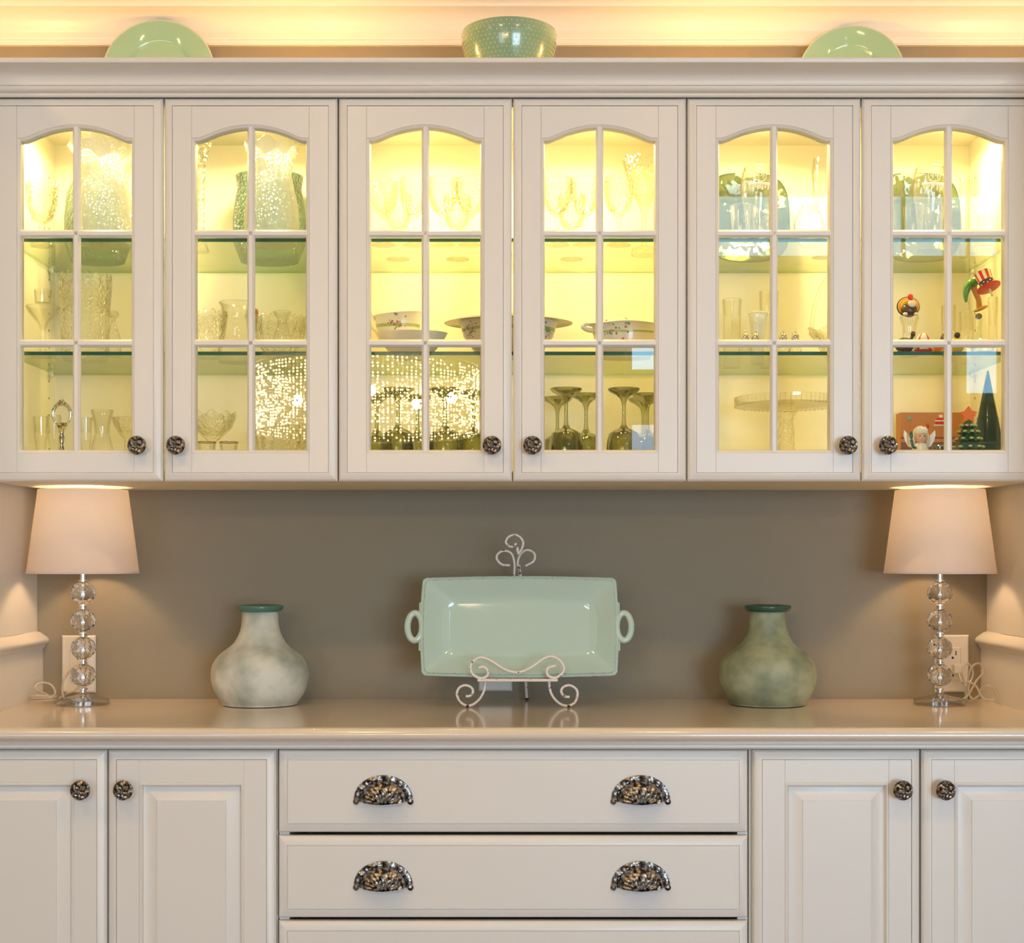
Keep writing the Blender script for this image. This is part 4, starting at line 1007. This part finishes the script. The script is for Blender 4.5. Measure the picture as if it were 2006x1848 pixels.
for px, dd, lab in ((405, 2.70, 'tiny rimmed glass dish, left of two at the bottom of the second door'), (448, 2.70, 'tiny rimmed glass dish, right of two at the bottom of the second door')):
    t = glass('salt_dish', lab, 'dish', px, dd, 'B', [(0, N_), (10, N_), (4, 930), (4, 892), (16, 884), (18, 867)], 'glass', 28, group='tiny glass dishes')
    MB().lathe([(18.6*dd/F, 0), (18.6*dd/F, .0016)], (0, 0, (HY-(SURF['B']-CZ)*F/dd-868)*dd/F), 28).build('rim_line', M['amber'], t, label='brown rim line')
glass('punch_bowl', 'large cut crystal bowl at the bottom right of the second door', 'bowl', 550, 2.79, 'B', [(0, N_), (34, N_), (40, 915), (52, 880), (58, 850), (57, 840)], 'crystal', 64, flute=16, amp=.04, wave=.003, wn=16)
# upside-down green goblets
def green_goblet(px, d, lab):
    s = 2.75/F; t = thing('green_goblet', lab, 'goblet', (X(px, d), Y(d), SURF['B']), 'upside-down green goblets in the middle cabinet')
    P = [(30, 0), (33, 25), (33, 52), (31, 68), (28, 78), (19, 84), (8, 88), (5, 94)]
    MB().lathe([(r*s, z*s) for r, z in P]+[(13*s, 82*s), (24*s, 76*s), (29*s, 66*s), (31*s, 50*s), (31*s, 25*s), (28*s, .4*s)], (0, 0, 0), 36).build('cup', M['green_glass'], t)
    MB().lathe([(r*s, z*s) for r, z in [(5, 94), (3.6, 106), (3.4, 128), (4.5, 138), (8, 146), (17, 153), (27, 158), (31, 163), (30, 165), (26, 162), (14, 158), (.1, 155)]], (0, 0, 0), 36).build('stem', M['green_glass'], t)
    return t
g0 = green_goblet(780, 2.71, 'upside-down green goblet, front row, left pane of the third door')
for px, d, lab in ((872, 2.71, 'upside-down green goblet, front row, right pane of the third door'), (928, 2.75, 'upside-down green goblet at the right edge of the third door'),
                   (738, 2.80, 'upside-down green goblet at the left edge of the third door'), (818, 2.83, 'upside-down green goblet behind the third door muntin'),
                   (1109, 2.71, 'upside-down green goblet, front row, left pane of the fourth door'), (1222, 2.71, 'upside-down green goblet, front row, right pane of the fourth door'),
                   (1092, 2.86, 'upside-down green goblet, back row, left edge of the fourth door'), (1148, 2.80, 'upside-down green goblet just left of the fourth door muntin'),
                   (1268, 2.80, 'upside-down green goblet, second from right in the fourth door'), (1260, 2.88, 'upside-down green goblet at the right edge of the fourth door')):
    dup(g0, (X(px, d), Y(d), SURF['B']), lab)
# cake stand
t = thing('cake_stand', 'clear glass cake stand with a beaded rim at the bottom of the fifth door', 'cake stand', (X(1540, 2.79), Y(2.79), SURF['B']))
s = 2.79/F; base = HY-(SURF['B']-CZ)*F/2.79; zf = lambda py: (base-py)*s
MB().lathe([(.1*s, 0), (46*s, 0), (44*s, 4*s), (20*s, 16*s), (15*s, 30*s), (17*s, zf(880)), (15*s, zf(862)), (16*s, zf(845)), (13*s, zf(830)), (16*s, zf(815)), (22*s, zf(806))], (0, 0, 0), 36, flute=8, amp=.06).build('pedestal', M['crystal'], t)
MB().lathe([(20*s, zf(806)), (60*s, zf(799)), (97*s, zf(797)), (99*s, zf(790)), (100*s, zf(779)), (98*s, zf(779)), (96*s, zf(793)), (20*s, zf(800))], (0, 0, 0), 96).build('cake_plate', M['glass'], t)
mb = MB()
for i in range(64):
    a = 2*pi*i/64; mb.ball((99.5*s*cos(a), 99.5*s*sin(a), zf(797)), 2.0*s, 2.0*s, 2.0*s, 8, 5)
    mb.tube([(100*s*cos(a), 100*s*sin(a), zf(796)), (101*s*cos(a), 101*s*sin(a), zf(779))], .9*s, 5)
o = mb.build('beaded_rim', M['crystal'], t); o['kind'] = 'stuff'
# bottom right: wooden box, angel, trees
d = 2.905; s = d/F
t = thing('wooden_box', 'orange-brown holiday box with tree and red house picture behind the angel', 'box', (X(1828, d), Y(d), SURF['B']))
hh = Z(810, d)-SURF['B']
MB().box(-68*s, 68*s, -.018, .018, 0, hh).build('box_body', M['wood'], t, smooth=0)
pz = lambda px_, py_: ((px_-1828)*s, Z(py_, d)-SURF['B'])
MB().prism([pz(1771, 824), pz(1782, 824), pz(1776.5, 816)], -.0190, -.0181).build('tree_picture', M['leaf'], t, smooth=0)
mb = MB(); mb.prism([pz(1827, 833), pz(1849, 833), pz(1849, 826), pz(1845, 821), pz(1831, 821), pz(1827, 826)], -.0190, -.0181).build('house_picture', M['red'], t, smooth=0)
MB().prism([pz(1826, 827.5), pz(1850, 827.5), pz(1850, 825.5), pz(1826, 825.5)], -.0196, -.0191).prism([pz(1824, 836), pz(1851, 836), pz(1851, 834), pz(1824, 834)], -.0196, -.0181).prism([pz(1834, 820), pz(1841, 820), pz(1841, 815), pz(1834, 815)], -.0196, -.0181).build('snow_picture', M['white_cer'], t, smooth=0)
MB().box(-68.4*s, 68.4*s, -.0205, -.0181, 0, Z(858, d)-SURF['B']).build('lower_panel', M['maroon'], t, smooth=0)
MB().box(-68.6*s, 68.6*s, -.0215, -.0206, Z(868, d)-SURF['B'], Z(862, d)-SURF['B']).build('wood_band', M['wood'], t, smooth=0)
d = 2.70; s = d/F; base = HY-(SURF['B']-CZ)*F/d
t = thing('angel_figurine', 'white ceramic angel figurine with white hair and wings, sixth door', 'figurine', (X(1803, d), Y(d), SURF['B']))
zf = lambda py: (base-py)*s
MB().lathe([(.1*s, 0), (30*s, 0), (31*s, 6*s), (26*s, 26*s), (18*s, 42*s), (13*s, zf(872)), (9*s, zf(868)), (.1*s, zf(866))], (0, 0, 0), 28, flute=7, amp=.05).build('gown', M['white_cer'], t)
MB().ball((-1*s, -6*s, zf(858)), 11.5*s, 10*s, 11.5*s, 20, 12).build('head', M['skin'], t)
mb = MB().ball((0, .5*s, zf(848)), 14.5*s, 13*s, 13.5*s, 20, 12).ball((14*s, 1*s, zf(862)), 4*s, 7*s, 15*s, 12, 8).ball((-13.5*s, 2*s, zf(862)), 3.5*s, 6*s, 14*s, 12, 8)
for k in range(7): mb.tube(cr([((-7+2.4*k)*s, -8*s, zf(838)), ((-9.5+3.1*k)*s, -13*s, zf(844)), ((-9.5+3.1*k)*s, -13.2*s, zf(850))], 4), 1.8*s, 6)
mb.build('hair', M['white_cer'], t)
MB().ball((-5*s, -15.6*s, zf(856)), 1.5*s, .8*s, 1.2*s, 8, 5).ball((3.5*s, -15.6*s, zf(856)), 1.5*s, .8*s, 1.2*s, 8, 5).build('eyes', M['black'], t)
MB().ball((-1*s, -15.2*s, zf(864)), 2.2*s, .8*s, .9*s, 8, 5).ball((-1*s, -16*s, zf(860)), 1*s, 1*s, 1*s, 8, 5).build('mouth', M['china_pink'], t)
for sx in (-1, 1):
    pts = [(sx*x_*s, zf(y_)) for x_, y_ in ((8, 880), (13, 866), (20, 854), (30, 843), (31, 852), (28, 864), (22, 874))]
    MB().prism(pts, .004, .008).build('wing', M['white_cer'], t, smooth=0)
MB().ball((13*s, -3*s, zf(835)), 3.5*s, 3*s, 5*s, 10, 6).ball((-11*s, -3*s, zf(836)), 1.5*s, 2*s, 2.5*s, 10, 6).build('hair_bow', M['red'], t)
MB().ball((-20*s, -8*s, zf(854)), 3.5*s, 2*s, 8*s, 10, 6).tube([(-20*s, -8*s, zf(862)), (-17*s, -9*s, zf(876)), (-9*s, -8*s, zf(880))], 3*s, 8).build('raised_arm_with_leaf', M['dkgreen'], t)
d = 2.675; s = d/F; base = HY-(SURF['B']-CZ)*F/d; zf = lambda py: (base-py)*s
t = thing('ceramic_tree', 'small green ceramic tree with snowy tips and an orange star top', 'figurine', (X(1897, d), Y(d), SURF['B']))
mb = MB(); seg = 36
tiers = [(820, 838, 14), (832, 850, 20), (843, 864, 24), (855, 880, 28), (868, 903, 31)]
for k, (ya, yb_, r) in enumerate(tiers):
    rs = []
    for u in range(6):
        f = u/5; rr = (2+(r-2)*f); rs.append([(rr*s*(1+.13*f*cos(9*2*pi*i/seg+k))*cos(2*pi*i/seg), rr*s*(1+.13*f*cos(9*2*pi*i/seg+k))*sin(2*pi*i/seg), zf(ya+(yb_-ya)*f-1.5*f*cos(9*2*pi*i/seg+k))) for i in range(seg)])
    mb.rings(rs, cap1=True)
mb.lathe([(.1*s, 0), (17*s, 0), (17*s, zf(900)), (.1*s, zf(900))], (0, 0, 0), 20)
mb.build('foliage', M['dkgreen'], t, smooth=50)
mb = MB()
for k, (ya, yb_, r) in enumerate(tiers):
    for j in range(9):
        a = (2*pi*j-k)/9
        mb.ball((r*.98*s*cos(a), r*.98*s*sin(a), zf(yb_-4)), 4.6*s, 3.6*s, 3.0*s, 8, 5)
mb.build('snowy_tips', M['snowgreen'], t)
st = []
for i in range(10):
    a = pi/2+2*pi*i/10; r = 17 if i % 2 == 0 else 10.5; st.append((r*cos(a)*s, zf(813)+r*sin(a)*s))
MB().prism(st, -3.5*s, 3.5*s).build('star', M['orange'], t, smooth=0)
d = 2.74; s = d/F; base = HY-(SURF['B']-CZ)*F/d; zf = lambda py: (base-py)*s
t = thing('glass_tree', 'tall dark green glass cone tree at the right end of the cabinet floor', 'figurine', (X(1935, d), Y(d), SURF['B']))
MB().lathe([(.1*s, 0), (32.5*s, 0), (32.5*s, 30*s), (31*s, zf(880)), (2*s, zf(728)), (.1*s, zf(726))], (0, 0, 0), 40).build('cone', M['cone'], t)
MB().lathe([(29*s, zf(872)), (30.6*s, zf(871)), (29*s, zf(868)), (29*s, zf(872))], (0, 0, 0), 40).lathe([(19.5*s, zf(822)), (20.8*s, zf(821)), (19*s, zf(817)), (19.5*s, zf(822))], (0, 0, 0), 40).build('ridge', M['cone'], t)
glass('striped_cup', 'little green and cream cup right of the angel figurine', 'cup', 1838, 2.70, 'B', [(0, N_), (9, N_), (10, 900), (11, 885), (12, 875)], 'green_glass', 24)

# ------------------------------------------------------------ beaded chandelier behind the camera (seen only in the door glass)
t = thing('crystal_chandelier', 'lit drum chandelier of crystal beads hanging in the room behind', 'chandelier', (CHX, CHY, CHZ))
Rr = .46
MB().lathe([(Rr+.004, 0), (Rr+.004, .010), (Rr-.004, .010), (Rr-.004, 0), (Rr+.004, 0)], (0, 0, .272), 64).lathe([(Rr+.004, 0), (Rr+.004, .006), (Rr-.004, .006), (Rr-.004, 0), (Rr+.004, 0)], (0, 0, -.006), 64).build('hoop', M['chrome'], t)
mb = MB(); ml = MB(); G = random.Random(9)
for i in range(150):
    a = 2*pi*i/150
    for k in range(21):
        c = (Rr*cos(a)+G.uniform(-.001, .001), Rr*sin(a), .006+.0125*k+G.uniform(-.0006, .0006))
        if G.random() < .62: ml.ball(c, .0042, .0042, .0042, 6, 4)
        else: mb.ball(c, .0058, .0058, .0062, 6, 4)
o = mb.build('beads', M['bead'], t, smooth=0); o['kind'] = 'stuff'
o = ml.build('tiny_lights', M['led'], t, smooth=0); o['kind'] = 'stuff'  # added glowing dots standing in for the sparkle of the crystal beads
mb = MB()
for k in range(3): mb.tube([(Rr*cos(2.1*k), Rr*sin(2.1*k), .278), (0, 0, .55)], .003, 6)
mb.tube([(0, 0, .55), (0, 0, 2.52)], .006, 8).build('suspension', M['chrome'], t)
t = None
# rings around the added ceiling fill lights
for x, y in ((-1.3, -1.5), (-.43, -1.5), (.43, -1.5), (1.3, -1.5)):
    o = MB().lathe([(.075, 0), (.095, 0), (.095, -.006), (.075, -.006), (.075, 0)], (0, 0, 0), 32).build('downlight_trim', M['paint'], None)
    o.location = (x, y, 2.44)
    tag(o, 'white round downlight ring in the ceiling in front of the cabinets', 'downlight', 'ceiling downlights')
